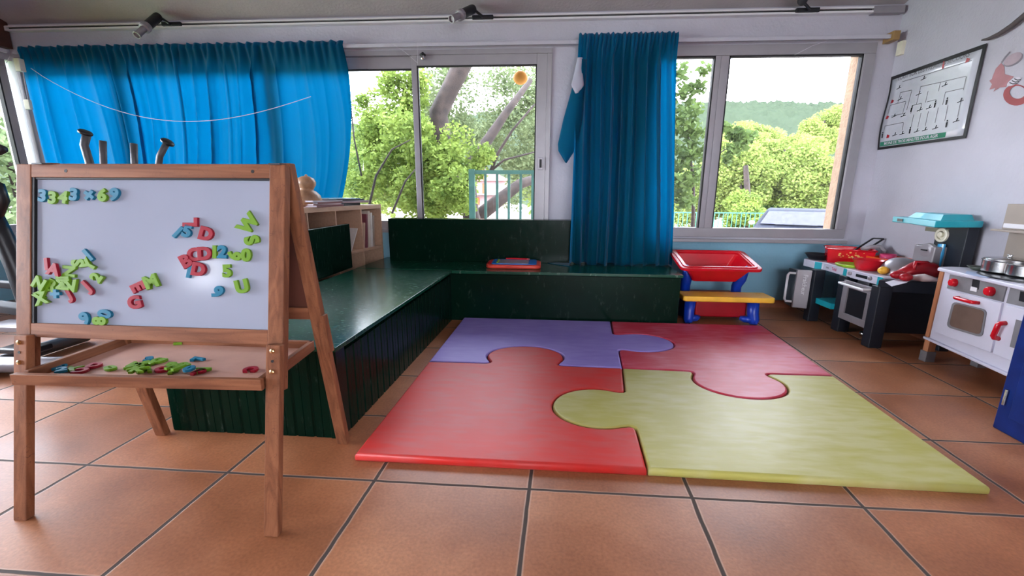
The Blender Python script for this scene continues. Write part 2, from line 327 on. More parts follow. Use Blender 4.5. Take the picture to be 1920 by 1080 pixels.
rw = MB(); rw.prism([(rx(YB), YB), (rx(YF+.25), YF+.25), (rx(YF+.25)+.2, YF+.25), (rx(YB)+.2, YB)], 0, 6.2); struct(rw.build('wall_right', M['wall']))
lw = MB()
def lwp(y0, y1, z0, z1, m=lw, o0=0, o1=.25): m.prism([(lx(y0)-o0, y0), (lx(y1)-o0, y1), (lx(y1)-o1, y1), (lx(y0)-o1, y0)], z0, z1)
lwp(YB, YF, 2.45, 6.2); lwp(YB, -1.4, .70, 2.45)
struct(lw.build('wall_left', M['wall']))
lw = MB(); lwp(YB, YF, 0, .70, lw); struct(lw.build('wall_left_lower', M['bluewall']))
bk = MB(); xa, xb = lx(YB)-.2, rx(YB)+.2
bk.box(xa, xb, YB-.2, YB, 2.35, 6.2); bk.box(xa, xb, YB-.2, YB, 0, .85); bk.box(-5.45, .2, YB-.2, YB, .85, 2.35); bk.box(xa, -5.45, YB-.2, YB, .85, 1.75); bk.box(2.7, xb, YB-.2, YB, .85, 2.35)  # openings here are unseen, put in for fill and the whiteboard glow
for x in (1.4,): bk.box(x-.03, x+.03, YB-.15, YB-.08, .85, 2.35)
struct(bk.build('wall_back', M['wall']))
ce = MB(); sl = .38
ce.add([(lx(YF)-.3, YF+.02, 2.79), (rx(YF)+.3, YF+.02, 2.79), (rx(YB)+.3, YB-.2, 2.79+sl*8.7), (lx(YB)-.3, YB-.2, 2.79+sl*8.7)], [(0, 1, 2, 3)])
ce.add([(lx(YF)-.3, YF+.3, 2.99), (rx(YF)+.3, YF+.3, 2.99), (rx(YB)+.3, YB-.2, 2.99+sl*8.9), (lx(YB)-.3, YB-.2, 2.99+sl*8.9)], [(0, 3, 2, 1)])
struct(ce.build('ceiling', M['ceil']))
struct(MB().box(.93, rx(4.4), YF-.012, YF, 0, .075).build('baseboard_far', M['skirt']))
struct(MB().prism([(rx(0)-.012, 0), (rx(4.48)-.012, 4.48), (rx(4.48), 4.48), (rx(0), 0)], 0, .075).build('baseboard_right', M['skirt']))
# brown timber beam down the left corner
struct(MB().prism([(lx(1.0)+.0, 1.0), (lx(4.48), 4.48), (lx(4.48)+.07, 4.48), (lx(1.0)+.07, 1.0)], 2.56, 3.6).build('trim_1', M['brown']))
# ---- windows. far-left ribbon window (mostly behind the curtain) with the sliding sash
def window(n, x0, x1, z0, z1, mull, y0=YF-.015, y1=YF+.07, t=.05):
    """outer frame, mullions at x (x, width), gasket, panes"""
    r = MB().frame(x0, x1, z0, z1, t, (y0, y1)); o = r.build('window_%d' % n, M['alu'], bevel=.004); struct(o); return o
w1 = window(1, lx(4.5)+.04, .05, ZS, ZT, [], t=.045)
def sash(par, x0, x1, z0, z1, y0, y1, tl, tr, tb, tt, name='sash'):
    b = MB(); b.box(x0, x0+tl, y0, y1, z0, z1); b.box(x1-tr, x1, y0, y1, z0, z1); b.box(x0+tl, x1-tr, y0, y1, z0, z0+tb); b.box(x0+tl, x1-tr, y0, y1, z1-tt, z1)
    s = b.build(name, M['alu'], par, bevel=.004)
    a0, a1, b0, b1 = x0+tl, x1-tr, z0+tb, z1-tt; g = .012
    q = MB(); ym = (y0+y1)/2
    q.box(a0, a0+g, y0+.004, y1, b0, b1); q.box(a1-g, a1, y0+.004, y1, b0, b1); q.box(a0, a1, y0+.004, y1, b1-g, b1); q.box(a0, a1, y0+.004, y1, b0, b0+g*.5)
    q.build('gasket', M['gasket'], s)
    MB().box(a0+g*.5, a1-g*.5, ym-.003, ym+.003, b0, b1-g*.5).build('pane', M['glass'], s)
    return s
sash(w1, -1.325, .005, .755, 2.445, YF-.012, YF+.02, .055, .10, .08, .095)
for a, b in ((-5.48, -4.35), (-4.35, -2.76), (-2.76, -1.27)): sash(w1, a, b, .755, 2.445, YF+.025, YF+.06, .05, .055, .08, .11)
hd = MB().box(-.065, -.02, YF-.04, YF-.012, 1.37, 1.49).build('handle', M['silver'], w1, bevel=.004)
MB().box(-.052, -.03, YF-.046, YF-.04, 1.39, 1.47).build('grip', M['gasket'], hd)
lt_ = MB(); P = at_y(793, 108, YF-.03); lt_.lathe([(.016, 0), (.02, .01), (.02, .035)], (P.x, YF-.035, P.z-.02), n=14); lt_.build('latch', M['chrome'], w1)
lt_ = MB(); lt_.lathe([(.028, 0), (.03, .006), (.028, .014), (.012, .022), (.01, .03)], (P.x, YF-.035, P.z+.015), n=14); lt_.build('latch_knob', M['gasket'], w1)
w2 = window(2, .93, 2.975, ZS, ZT, [], t=.09)
sash(w2, .99, 1.62, .77, 2.43, YF-.006, YF+.05, .055, .05, .012, .03)
sash(w2, 1.62, 2.92, .77, 2.43, YF-.006, YF+.05, .075, .04, .012, .03)
MB().box(1.22, 3.0, YF-.035, YF+.0, .668, .70).build('sill_ledge', M['alu'], w2, bevel=.003)
# left wall window: panes along the wall, its frame ends beside the corner
def lwin():
    b = MB(); y0, y1 = -1.38, 4.43
    def seg(a, c, z0, z1, o0, o1): b.prism([(lx(a)-o0, a), (lx(c)-o0, c), (lx(c)-o1, c), (lx(a)-o1, a)], z0, z1)
    seg(y0, y1, .70, .78, -.012, .07); seg(y0, y1, 2.38, 2.45, -.012, .07)
    n = 4; ys = [y1-(y1-y0)*k/n for k in range(n+1)]
    for k, y in enumerate(ys):
        hw = .045
        seg(max(y0, y-hw*1.6), min(y1, y+hw), .78, 2.38, -.012, .07)
    o = struct(b.build('window_3', M['alu'], bevel=.004))
    for k in range(n):
        a, c = ys[k+1]+.045, ys[k]-.072
        g = MB(); 
        def sg(aa, cc, z0, z1, o0, o1): g.prism([(lx(aa)-o0, aa), (lx(cc)-o0, cc), (lx(cc)-o1, cc), (lx(aa)-o1, aa)], z0, z1)
        sg(c-.014, c, .78, 2.38, -.014, .03); sg(a, a+.014, .78, 2.38, -.014, .03); sg(a, c, 2.37, 2.38, -.013, .03)
        g.build('gasket', M['gasket'], o)
        q = MB(); q.prism([(lx(a)-.02, a), (lx(c)-.02, c), (lx(c)-.026, c), (lx(a)-.026, a)], .78, 2.38); q.build('pane', M['glass'], o)
lwin()
struct(MB().prism([(lx(-1.38), -1.38), (lx(4.44), 4.44), (lx(4.44)+.07, 4.44), (lx(-1.38)+.07, -1.38)], .66, .70).build('trim_2', M['alu'], bevel=.004))
# ------------------------------------------------------------------ green corner bench
def bead(b, a, c, z0, z1, nrm, n, depth=.006, gap=.010):
    """tongue and groove boards from a to c (xy), n boards, standing proud along nrm"""
    a = Vector((a[0], a[1], 0)); c = Vector((c[0], c[1], 0)); nrm = Vector((nrm[0], nrm[1], 0)); L = (c-a).length; d = (c-a).normalized(); w_ = L/n
    pr = []
    for k in range(n):
        s = k*w_; pr += [(s, -depth), (s+gap*.35, -depth), (s+gap, 0), (s+w_*.5-gap*.2, 0), (s+w_*.5, -depth*.5), (s+w_*.5+gap*.2, 0), (s+w_-gap*.65, 0)]
    pr.append((L, -depth))
    vs = []
    for s, q in pr: 
        p_ = a+d*s+nrm*q; vs += [(p_.x, p_.y, z0), (p_.x, p_.y, z1)]
    fs = [(2*i, 2*i+2, 2*i+3, 2*i+1) for i in range(len(pr)-1)]
    b.add(vs, fs)
bn = thing('corner_bench', (-.9, 3.0, 0), 'dark green painted wooden corner bench running along the window and out past the easel', 'bench')
ZB = .46
xr = lambda y: -.928+.058*(y-1.77)         # room-side edge of the long arm
xl = lambda y: -1.80+.05*(y-1.77)
b = MB(); b.prism([(xl(1.80), 1.80), (xr(1.80)-.02, 1.80), (xr(3.78)-.02, 3.78), (xl(3.78), 3.78)], .0, ZB-.022)
b.build('bench_box', M['green'], bn)
b = MB(); bead(b, (xl(1.77)+.01, 1.775), (xr(1.77)-.05, 1.775), 0, ZB-.022, (0, -1), 9); b.build('end_panel', M['green'], bn)
b = MB(); b.box(xr(1.77)-.055, xr(1.77), 1.768, 1.86, 0, ZB-.022); b.build('corner_post', M['green'], bn, bevel=.003)
b = MB(); bead(b, (xr(1.86)-.004, 1.86), (xr(3.735)-.004, 3.735), 0, ZB-.045, (1, 0), 24, depth=.008); b.build('side_panel', M['green'], bn)
b = MB(); b.prism([(xl(1.765), 1.762), (xr(1.765)+.006, 1.762), (xr(3.76)+.006, 3.755), (xl(3.76), 3.755)], ZB-.022, ZB); b.build('seat', M['greentop'], bn, bevel=.003)
b = MB(); b.prism([(-1.70, 3.76), (1.205, 3.76), (1.23, 4.46), (-1.665, 4.46)], 0, ZB-.022); b.build('window_side_box', M['green'], bn)
b = MB(); b.prism([(xr(3.7)-.01, 3.735), (1.20, 3.735), (1.20, 3.757), (xr(3.7)-.01, 3.757)], 0, ZB-.03); b.build('front_panel', M['green'], bn, bevel=.002)
b = MB(); b.prism([(-1.705, 3.758), (xr(3.72)+.006, 3.758), (xr(3.72)+.006, 3.722), (1.212, 3.722), (1.236, 4.46), (-1.665, 4.46)], ZB-.024, ZB+.002); b.build('window_side_seat', M['greentop'], bn, bevel=.003)
b = MB(); b.box(-1.555, .42, 4.24, 4.42, ZB+.002, .884); b.build('backrest', M['green'], bn, bevel=.003)
# the backrest on the long arm stands towards the shelves
b = MB(); b.prism([(-1.752, 3.80), (-1.79, 2.2), (-1.86, 2.2), (-1.825, 3.10), (-1.788, 3.70), (-1.786, 3.80)], ZB, .862)
b.build('side_backrest', M['green'], bn, bevel=.003)
b = MB(); b.prism([(-1.826, 3.0), (-1.85, 2.2), (-1.97, 2.2), (-1.96, 3.0)], .80, .868); b.build('side_backrest_ledge', M['greentop'], bn, bevel=.003)
# ------------------------------------------------------------------ foam puzzle mats
ZM = .036
def Lp(a, b, t): return Vector((a[0]+(b[0]-a[0])*t, a[1]+(b[1]-a[1])*t))
x0 = lambda y: -.80+.045*(y-1.6); x1 = lambda y: .453+.078*(y-1.6); x2 = lambda y: 1.772+.068*(y-1.6)
Y0, Y1, Y2 = 1.605, 2.662, 3.712
def tab(c, along, out, ra, ro):
    """outline of a jigsaw tab: list of xy from start neck to end neck"""
    a = Vector(along); o = Vector(out); pts = []
    prof = [(-1.02, 0), (-.93, .015), (-.87, .07), (-.86, .15), (-.89, .24)]
    for t, d in prof: pts.append((t, d))
    for k in range(0, 33):
        th = math.radians(207-k*234/32); pts.append((math.cos(th)*1.0, .70+math.sin(th)*.98))
    for t, d in reversed(prof): pts.append((-t, d))
    return [Vector(c)+a*(t*ra)+o*(d*ro) for t, d in pts]
# the four inner seams, each with one tab
s_lr_low = [Vector((x1(Y0), Y0))]+tab((.482, 2.125), (.05, 1), (-1, 0), .215, .245)+[Vector((x1(Y1), Y1))]       # yellow tab into red
s_lr_up = [Vector((x1(Y1), Y1))]+list(reversed(tab((.575, 3.175), (-.05, -1), (1, .0), .20, .258)))+[Vector((x1(Y2), Y2))]   # violet tab into pink
s_tb_left = [Vector((x0(Y1), Y1))]+tab((-.11, 2.668), (1, 0), (.03, 1), .265, .205)+[Vector((x1(Y1), Y1))]        # red tab into violet
s_tb_right = [Vector((x1(Y1), Y1))]+list(reversed(tab((1.20, 2.652), (-1, 0), (-.0, -1), .265, .215)))+[Vector((x2(Y1), Y1-.006))]  # pink tab into yellow
R_ = lambda l: list(reversed(l))
def mono(l): return l
red = [Vector((x0(Y0), Y0))]+s_lr_low+R_(s_tb_left)
violet = s_tb_left+s_lr_up+[Vector((x0(Y2), Y2))]
yellow = [Vector((x2(Y0), Y0-.008))]+R_(s_tb_right)+R_(s_lr_low)
pink = s_tb_right+[Vector((x2(Y2), Y2))]+R_(s_lr_up)
def inset(poly, d):
    n = len(poly); A = sum(poly[i].x*poly[(i+1) % n].y-poly[(i+1) % n].x*poly[i].y for i in range(n)); s = 1 if A > 0 else -1; out = []
    for i in range(n):
        p, q, r = poly[i-1], poly[i], poly[(i+1) % n]
        e1 = (q-p); e2 = (r-q)
        if e1.length < 1e-6 or e2.length < 1e-6: out.append(q.copy()); continue
        n1 = Vector((-e1.y, e1.x)).normalized()*s; n2 = Vector((-e2.y, e2.x)).normalized()*s
        m = (n1+n2); m = m.normalized() if m.length > 1e-4 else n1
        out.append(q+m*(d/max(.5, m.dot(n1))))
    return out
def foam(poly, name, m, label, z=ZM):
    cl = []
    for p in poly:
        if not cl or (p-cl[-1]).length > .002: cl.append(p)
    if (cl[0]-cl[-1]).length < .002: cl.pop()
    # subdivide the long straight runs so the top can be padded
    n = len(cl); rings = []; heights = [(.007, 0), (.0035, .006), (.0035, z-.013), (.006, z-.006), (.010, z-.002), (.015, z)]
    vs = []
    for d, h in heights: vs += [(*p, h) for p in inset(cl, d)]
    fs = [(k*n+i, k*n+(i+1) % n, (k+1)*n+(i+1) % n, (k+1)*n+i) for k in range(len(heights)-1) for i in range(n)]
    fs.append(tuple((len(heights)-1)*n+i for i in range(n))); fs.append(tuple(range(n-1, -1, -1)))
    b = MB(); b.add(vs, fs); o = b.build(name, m); tag(o, label, 'mat', 'puzzle piece floor mats')
    for f in o.data.polygons:
        if len(f.vertices) == 4: f.use_smooth = True
    return o
foam(red, 'puzzle_mat', M['matred'], 'coral red padded puzzle floor mat at the front left beside the bench')
foam(violet, 'puzzle_mat', M['matpurple'], 'violet padded puzzle floor mat in the inner corner of the bench')
foam(pink, 'puzzle_mat', M['matpink'], 'dark pink padded puzzle floor mat in front of the yellow toy bench')
foam(yellow, 'puzzle_mat', M['matyellow'], 'pale yellow padded puzzle floor mat at the front right')
# ------------------------------------------------------------------ easel
EA, EY0 = .2065, 1.175
th = math.atan(EA); KE = 1.024
def EP(x, s, d=0):   # point on the easel's front plane: s up the slope, d behind the face
    return CAM+(Vector((x, EY0+math.sin(th)*s+d*math.cos(th), math.cos(th)*s-d*math.sin(th)))-CAM)*KE
def onE(px, py):
    dd = ray(px, py); n = Vector((0, 1, -EA)); t = (Vector((0, EY0, 0))-CAM).dot(n)/dd.dot(n); p = CAM+dd*t
    return p, p.z/math.cos(th)
ez = thing('easel', (-1.35, 1.45, 0), 'wooden floor easel with whiteboard and letter tray', 'easel')
def ebox(b, x0_, x1_, s0, s1, d0, d1):
    vs = [EP(x, s, d) for d in (d0, d1) for x, s in ((x0_, s0), (x1_, s0), (x1_, s1), (x0_, s1))]
    b.add(vs, [(0, 1, 2, 3), (7, 6, 5, 4), (0, 4, 5, 1), (1, 5, 6, 2), (2, 6, 7, 3), (3, 7, 4, 0)]); return b
ST = 1.262
xa_, xb_, xc_, xd_ = -1.848, -1.792, -.921, -.866
for a, c in ((xa_, xb_), (xc_, xd_)):
    ebox(MB(), a, c, .50, ST, .001, .034).build('stile', M['easel'], ez, bevel=.003)
ebox(MB(), xb_, xc_, 1.216, ST-.001, .002, .032).build('top_rail', M['easelX'], ez, bevel=.002)
ebox(MB(), xb_, xc_, .655, .704, .002, .032).build('bottom_rail', M['easelX'], ez, bevel=.002)
wb = ebox(MB(), xb_, xc_, .704, 1.216, .014, .020).build('whiteboard', M['board'], ez)
ebox(MB(), xb_, xb_+.010, .704, 1.216, .004, .0139).build('recess_shade', M['gasket'], wb); ebox(MB(), xb_, xc_, 1.210, 1.216, .006, .0139).build('recess_shade', M['gasket'], wb)  # dark strips drawn for the shade in the recess round the board
pg = MB()
for x in (-1.66, -.98): MB().lathe([(.006, -.004), (.006, 0)], EP(x-.0, 1.238, .005), (0, 1, -EA), n=10).build('peg_hole', M['gasket'], ez)
def LP(x, s, d): return Vector((x, EY0+math.sin(th)*s+d*math.cos(th), math.cos(th)*s-d*math.sin(th)))
def leg(a, c, s1, name='leg'):
    vs = []
    for d in (0, .028):
        zb = d*math.tan(th); vs += [LP(a, zb, d), LP(c, zb, d), LP(c, s1, d), LP(a, s1, d)]
    b = MB(); b.add(vs, [(0, 1, 2, 3), (7, 6, 5, 4), (0, 4, 5, 1), (1, 5, 6, 2), (2, 6, 7, 3), (3, 7, 4, 0)]); return b.build(name, M['easel'], ez, bevel=.003)
l1 = leg(-1.856, -1.806, .660); l2 = leg(-.926, -.876, .655)
for x, L_ in ((-1.832, l1), (-.901, l2)):
    for s in (.635, .565):
        MB().lathe([(.0085, 0), (.008, .004), (.003, .006)], LP(x, s, -.001), (0, -1, EA), n=12).build('screw', M['brass'], L_)
    MB().lathe([(.005, 0), (.005, .001)], LP(x, .60, -.001), (0, -1, EA), n=10).build('screw_hole', M['gasket'], L_)
# rear frame
def RP(x, z, d=0): t = (1.245-z)/1.245; return Vector((x, 1.490+.235*t+d, z))
for a, c in ((-1.835, -1.785), (-.935, -.885)):
    b = MB(); vs = [RP(x, z, d) for z in (0.0, 1.243) for x, d in ((a, 0), (c, 0), (c, .034), (a, .034))]
    b.add(vs, [(0, 3, 2, 1), (4, 5, 6, 7), (0, 1, 5, 4), (1, 2, 6, 5), (2, 3, 7, 6), (3, 0, 4, 7)]); b.build('rear_leg', M['easel'], ez, bevel=.003)
    b = MB(); e = c+.012; vs = [RP(x, z, d) for z in (.49, .66) for x, d in ((c, -.004), (e, -.004), (e, .03), (c, .03))]
    b.add(vs, [(0, 3, 2, 1), (4, 5, 6, 7), (0, 1, 5, 4), (1, 2, 6, 5), (2, 3, 7, 6), (3, 0, 4, 7)]); b.build('splice_plate', M['easel'], ez, bevel=.002)
def rbar(z0, z1, d0, d1, m, nm, xx=(-1.785, -.935)):
    b = MB(); vs = [RP(x, z, d) for z in (z0, z1) for x, d in ((xx[0], d0), (xx[1], d0), (xx[1], d1), (xx[0], d1))]
    b.add(vs, [(0, 3, 2, 1), (4, 5, 6, 7), (0, 1, 5, 4), (1, 2, 6, 5), (2, 3, 7, 6), (3, 0, 4, 7)]); b.build(nm, m, ez, bevel=.002)
rbar(1.19, 1.24, 0, .03, M['easelX'], 'rear_top_rail'); rbar(.64, .69, 0, .03, M['easelX'], 'rear_bottom_rail'); rbar(.69, 1.19, .012, .018, M['hardback'], 'rear_board')
for x in (-1.80, -.92): MB().box(x-.02, x+.02, 1.455, 1.505, 1.236, 1.2405).build('hinge', M['gunmetal'], ez)
# tray
ty0, ty1 = 1.262, 1.66
MB().prism([(-1.802, ty0-.030), (-.929, ty0+.002), (-.929, ty0+.020), (-1.802, ty0-.010)], .494, .533).build('tray_front', M['easelX'], ez, bevel=.002)
for xx in ((-1.790, -1.795), (-.944, -.968)):
    b = MB(); b.beam((xx[0], ty0+.01, .510), (xx[1], ty1, .510), .018, .042); b.build('tray_side', M['easelY'], ez, bevel=.002)
MB().box(-1.786, -.960, ty1-.018, ty1, .489, .531).build('tray_back', M['easelX'], ez, bevel=.002)
MB().prism([(-1.77, ty0), (-.946, ty0+.02), (-.962, ty1-.01), (-1.775, ty1-.01)], .494, .500).build('tray_board', M['hard'], ez)
# ------------------------------------------------------------------ magnetic letters
MG = {'g': mat('lime green foam plastic', srgb(112, 156, 34), .5, spec=.3, var=.04), 'r': mat('raspberry red foam plastic', srgb(158, 20, 44), .5, spec=.3, var=.04), 'b': mat('sky blue foam plastic', srgb(26, 116, 148), .5, spec=.3, var=.04)}
CN = {'g': 'green', 'r': 'red', 'b': 'blue'}
_cache = {}
def glyph(ch):
    if ch in _cache: return _cache[ch]
    cu = bpy.data.curves.new('g', 'FONT'); cu.body = ch; cu.size = 1; cu.align_x = 'CENTER'; cu.align_y = 'CENTER'; cu.extrude = .12; cu.offset = .045; cu.bevel_depth = .018; cu.bevel_resolution = 1; cu.resolution_u = 4
    o = bpy.data.objects.new('g', cu); C.objects.link(o); dg = bpy.context.evaluated_depsgraph_get(); dg.update()
    me = bpy.data.meshes.new_from_object(o.evaluated_get(dg)); bpy.data.objects.remove(o)
    vs = [v.co.copy() for v in me.vertices]; fs = [tuple(p.vertices) for p in me.polygons]; bpy.data.meshes.remove(me)
    mx = [(min(v[i] for v in vs)+max(v[i] for v in vs))/2 for i in (0, 1)]
    for v in vs: v.x -= mx[0]; v.y -= mx[1]; v.z += .138
    _cache[ch] = (vs, fs); return _cache[ch]
nE = Vector((0, -math.cos(th), math.sin(th))); uE = Vector((0, math.sin(th), math.cos(th)))
def magnet(ch, col, pos, X, Y, Nn, size, label, group):
    vs, fs = glyph(ch); b = MB()
    b.add([pos+X*(v.x*size)+Y*(v.y*size)+Nn*(v.z*.036) for v in vs], fs)
    nm = 'magnetic_number' if ch.isdigit() else ('magnetic_sign' if ch in '+×' else 'magnetic_letter')
    o = b.build(nm, MG[col]); tag(o, label, 'magnet', group); return o
board = [
 ('3','b',76,366,-4,'first blue 3 of the sum in the top left corner of the whiteboard'),('3','g',96,370,-2,'green 3 right after the first blue 3 at the whiteboard top left'),
 ('4','g',115,369,-8,'green 4 in the sum at the whiteboard top left'),('3','b',136,364,-4,'blue 3 just left of the times sign on the whiteboard'),
 ('×','b',164,365,8,'blue times sign in the sum at the whiteboard top left'),('6','g',190,365,-4,'green 6 right of the times sign on the whiteboard'),
 ('9','b',211,364,-6,'blue 9 ending the sum at the whiteboard top left'),
 ('L','r',355,416,90,'red letter L lying on its side above the blue 15'),('1','b',331,435,-40,'slanted blue 1 left of the blue 5 under the red L'),
 ('5','b',349,433,-14,'blue 5 under the red letter L on the whiteboard'),('D','r',384,438,-14,'red letter D right of the blue 5 on the whiteboard'),
 ('W','g',464,419,52,'green letter W tilted near the whiteboard right edge'),('S','g',470,450,-72,'green letter S on its side below the tilted W'),
 ('B','r',347,489,28,'red letter B at the left end of the long middle row'),('C','r',361,477,4,'red letter C between the red B and D in the long middle row'),
 ('D','r',382,475,4,'red letter D left of the green 1 in the long middle row'),('1','g',400,472,0,'green 1 in the long middle row of the whiteboard'),
 ('2','b',415,472,-2,'blue 2 in the long middle row of the whiteboard'),('6','g',437,479,75,'green 6 lying over between the blue 2 and the last 0'),
 ('0','g',460,478,0,'green 0 at the right end of the long middle row'),('1','b',352,509,-10,'blue 1 under the red B on the whiteboard'),
 ('D','r',371,505,-10,'red letter D beside the lower blue 1'),('5','g',423,508,4,'green 5 alone below the long middle row'),
 ('U','g',452,537,14,'green letter U in the lower right of the whiteboard'),('9','b',405,548,-36,'blue 9 alone in the lower right of the whiteboard'),
 ('I','r',86,495,6,'red letter I at the top of the left cluster'),('A','r',102,505,-12,'red letter A beside the red I in the left cluster'),
 ('S','g',143,493,95,'green letter S on its side left of the green Y'),('Y','g',166,497,62,'green letter Y under the blue bar'),
 ('I','b',163,478,40,'blue bar slanting above the green Y'),('N','g',126,509,86,'green letter N on its side at the top right of the left cluster'),
 ('I','g',116,521,90,'green letter I lying flat across the left cluster'),('N','g',75,531,-28,'green letter N leaning at the left of the cluster'),
 ('R','g',95,536,-24,'green letter R in the middle of the left cluster'),('M','g',117,533,88,'green letter M on its side in the left cluster'),
 ('V','g',137,537,14,'green letter V at the right of the left cluster'),('Z','g',75,547,-32,'green letter Z at the left edge of the cluster'),
 ('X','g',75,560,18,'green letter X at the bottom left of the cluster'),('+','b',105,551,4,'blue plus sign under the green R'),
 ('J','r',125,554,28,'red letter J right of the blue plus sign'),('J','r',162,540,42,'red letter J leaning right of the green V'),
 ('2','g',182,520,58,'green 2 tipped over right of the left cluster'),('E','r',256,538,-62,'red letter E tipped beside the green M'),
 ('M','g',281,528,22,'green letter M beside the red E low on the whiteboard'),('G','r',249,567,14,'red letter G under the red E'),
 ('9','b',157,597,32,'blue 9 near the bottom rail left of the 8'),('0','b',193,589,80,'blue 0 on its side above the green 8'),
 ('8','g',184,602,90,'green 8 on its side resting on the bottom rail')]
zoff = {}
for i, (ch, col, px, py, rot, lab) in enumerate(board):
    p, s = onE(px, py); a = math.radians(rot); X = Vector((1, 0, 0))*math.cos(a)+uE*math.sin(a); Y = -Vector((1, 0, 0))*math.sin(a)+uE*math.cos(a)
    size = .059 if (ch.isalpha() or ch in '+×') else .056
    if ch == 'W': size = .062
    if px < 190 and 480 < py < 570: size *= .92
    X = Vector((X.x*1.18, X.y, X.z)); Y = Vector((Y.x*1.18, Y.y, Y.z))
    lift = .0 
    lift = .0042*(i % 3) if px < 190 and 480 < py < 570 else .0022*(i % 2)
    pos = EP(p.x, s, .0135-lift); magnet(ch, col, pos, X, Y, nE, size, lab, 'magnets on the whiteboard')
tray = [
 ('E','g',337,642,20,0,'green letter E alone at the back of the tray'),('3','b',279,674,30,0,'blue 3 behind the large green heap in the tray'),
 ('G','g',297,677,80,0,'green letter G behind the large green heap in the tray'),('N','g',256,684,10,0,'green letter N at the top of the larger heap in the tray'),
 ('H','g',272,683,60,0,'green letter H at the right of the larger heap in the tray'),('W','g',250,690,-30,0,'green letter W at the left of the larger heap in the tray'),
 ('K','g',262,694,15,1,'green letter K in front in the larger heap in the tray'),('V','g',276,694,200,0,'green letter V at the right front of the larger heap in the tray'),
 ('D','r',178,686,20,0,'red letter D lying left of the green 0 in the tray'),('0','g',207,691,70,0,'green 0 lying between the red D and the larger heap'),
 ('5','b',109,689,10,0,'dark blue 5 against the left side of the tray'),('2','b',116,694,40,1,'blue 2 at the left end of the tray'),
 ('X','g',134,693,10,0,'green letter X at the left end of the tray'),('C','r',152,696,190,0,'red letter C right of the green X at the tray front'),
 ('O','r',306,693,0,0,'red letter O at the left of the smaller heap in the tray'),('B','g',322,685,20,0,'green letter B at the top of the smaller heap in the tray'),
 ('8','g',346,685,60,0,'green 8 at the back of the smaller heap in the tray'),('M','g',329,689,-15,1,'green letter M in the middle of the smaller heap in the tray'),
 ('F','g',326,696,30,0,'green letter F at the front of the smaller heap in the tray'),('0','b',355,692,10,1,'blue 0 on top at the right of the smaller heap in the tray'),
 ('A','g',382,694,-60,0,'green letter A right of the blue 0 in the tray'),('P','r',374,698,0,0,'red letter P at the tray front under the green A'),
 ('7','b',374,673,100,0,'blue 7 alone right of centre in the tray'),('C','r',471,693,-80,0,'red letter C alone at the right end of the tray')]
for ch, col, px, py, rot, lv, lab in tray:
    z = .5005+lv*.0105; p = at_z(px, py, z+.004); a = math.radians(rot)
    p.y = max(p.y, ty0+.035)
    magnet(ch, col, Vector((p.x, p.y, z)), Vector((1.12*math.cos(a), math.sin(a), 0)), Vector((-1.12*math.sin(a), math.cos(a), 0)), Vector((0, 0, 1)), .056, lab, 'magnets in the easel tray')
# ------------------------------------------------------------------ curtain rail and curtains
ra = MB().box(-5.44, 3.02, 4.40, 4.43, 2.495, 2.528).build('curtain_rail', M['wall'], bevel=.003)
tag(ra, 'long white wooden curtain rail running across the whole window wall', 'rail')
bx = at_y(1692, 68, 4.40); bb = MB().box(3.02, 3.075, 4.375, 4.50, 2.475, 2.55).build('bracket', mat('ochre varnished wood', srgb(150, 118, 70), .45), ra, bevel=.003)
p = at_y(1688, 92, 4.42); b = MB().box(p.x-.012, p.x+.02, 4.39, 4.45, 2.36, 2.475).build('rail_bracket', M['cream'], bevel=.003); tag(b, 'small white plastic end holder below the wooden bracket in the right corner', 'bracket')
lr = MB(); lr.beam((lx(4.3)+.12, 4.38, 2.51), (lx(1.5)+.12, 1.5, 2.51), .03, .03); o = lr.build('curtain_rail', M['wall']); tag(o, 'short white curtain rail along the left wall beside the corner', 'rail')
def folds(u, seed, n):
    r = random.Random(seed); s = 0
    u += .035*math.sin(u*7+seed)+.012*math.sin(u*19+seed*2)
    for f, a in ((1, 1.0), (.43, .5), (2.3, .30)):
        q = u*n*f+r.random()*3; s += a*(1-2*abs(math.sin(PI*q))**.75)*(.65+.35*math.sin(q*1.7+seed))
    return s
def curtain(name, top, bot, zt, zb, yt, yb, n, amp, seed, label, header=.085, cols=420, rows=40, midx=None, ybend=None):
    def f(u, v):
        z = zt+(zb-zt)*v; t = v; hz = (zt-z)
        xa = top[0]+(bot[0]-top[0])*t; xb = top[1]+(bot[1]-top[1])*t
        if midx: xb += midx(z); 
        y = ybend(z) if ybend else yt+(yb-yt)*t
        k = min(1, max(0, (hz-header*.6)/(.22)))
        y -= folds(u+.012*math.sin(3*t+u*9), seed, n)*amp*(.25+.75*k)*(.8+.3*t)
        y -= math.sin(u*n*2*PI*2.6+seed)*.012*(1-k)+abs(math.sin(hz/header*PI))*.012*(1 if hz < header else 0)
        x = xa+(xb-xa)*(u+.004*math.cos(2*PI*u*n*.8+seed)*k)+folds(u+.018+.012*math.sin(3*t+u*9), seed, n)*amp*.75*k*min(1, 6*u, 6*(1-u))
        zz = z+.006*math.sin(u*n*2*PI*1.9)*(1-k)+(.012*math.sin(u*n*5) if v > .99 else 0)
        return Vector((x, y, zz))
    o = MB().grid(f, cols, rows).build(name, M['curtain'], smooth=True, solid=.002); tag(o, label, 'curtain'); return o
cl = curtain('curtain', (-5.33, -1.93), (-5.25, -2.12), 2.55, .80, 4.375, 4.35, 17, .042, 3, 'wide peacock blue curtain drawn across the left window, glowing with daylight', rows=44, midx=lambda z: .10*math.sin(PI*min(1, max(0, (2.5-z)/1.6)))-.02)
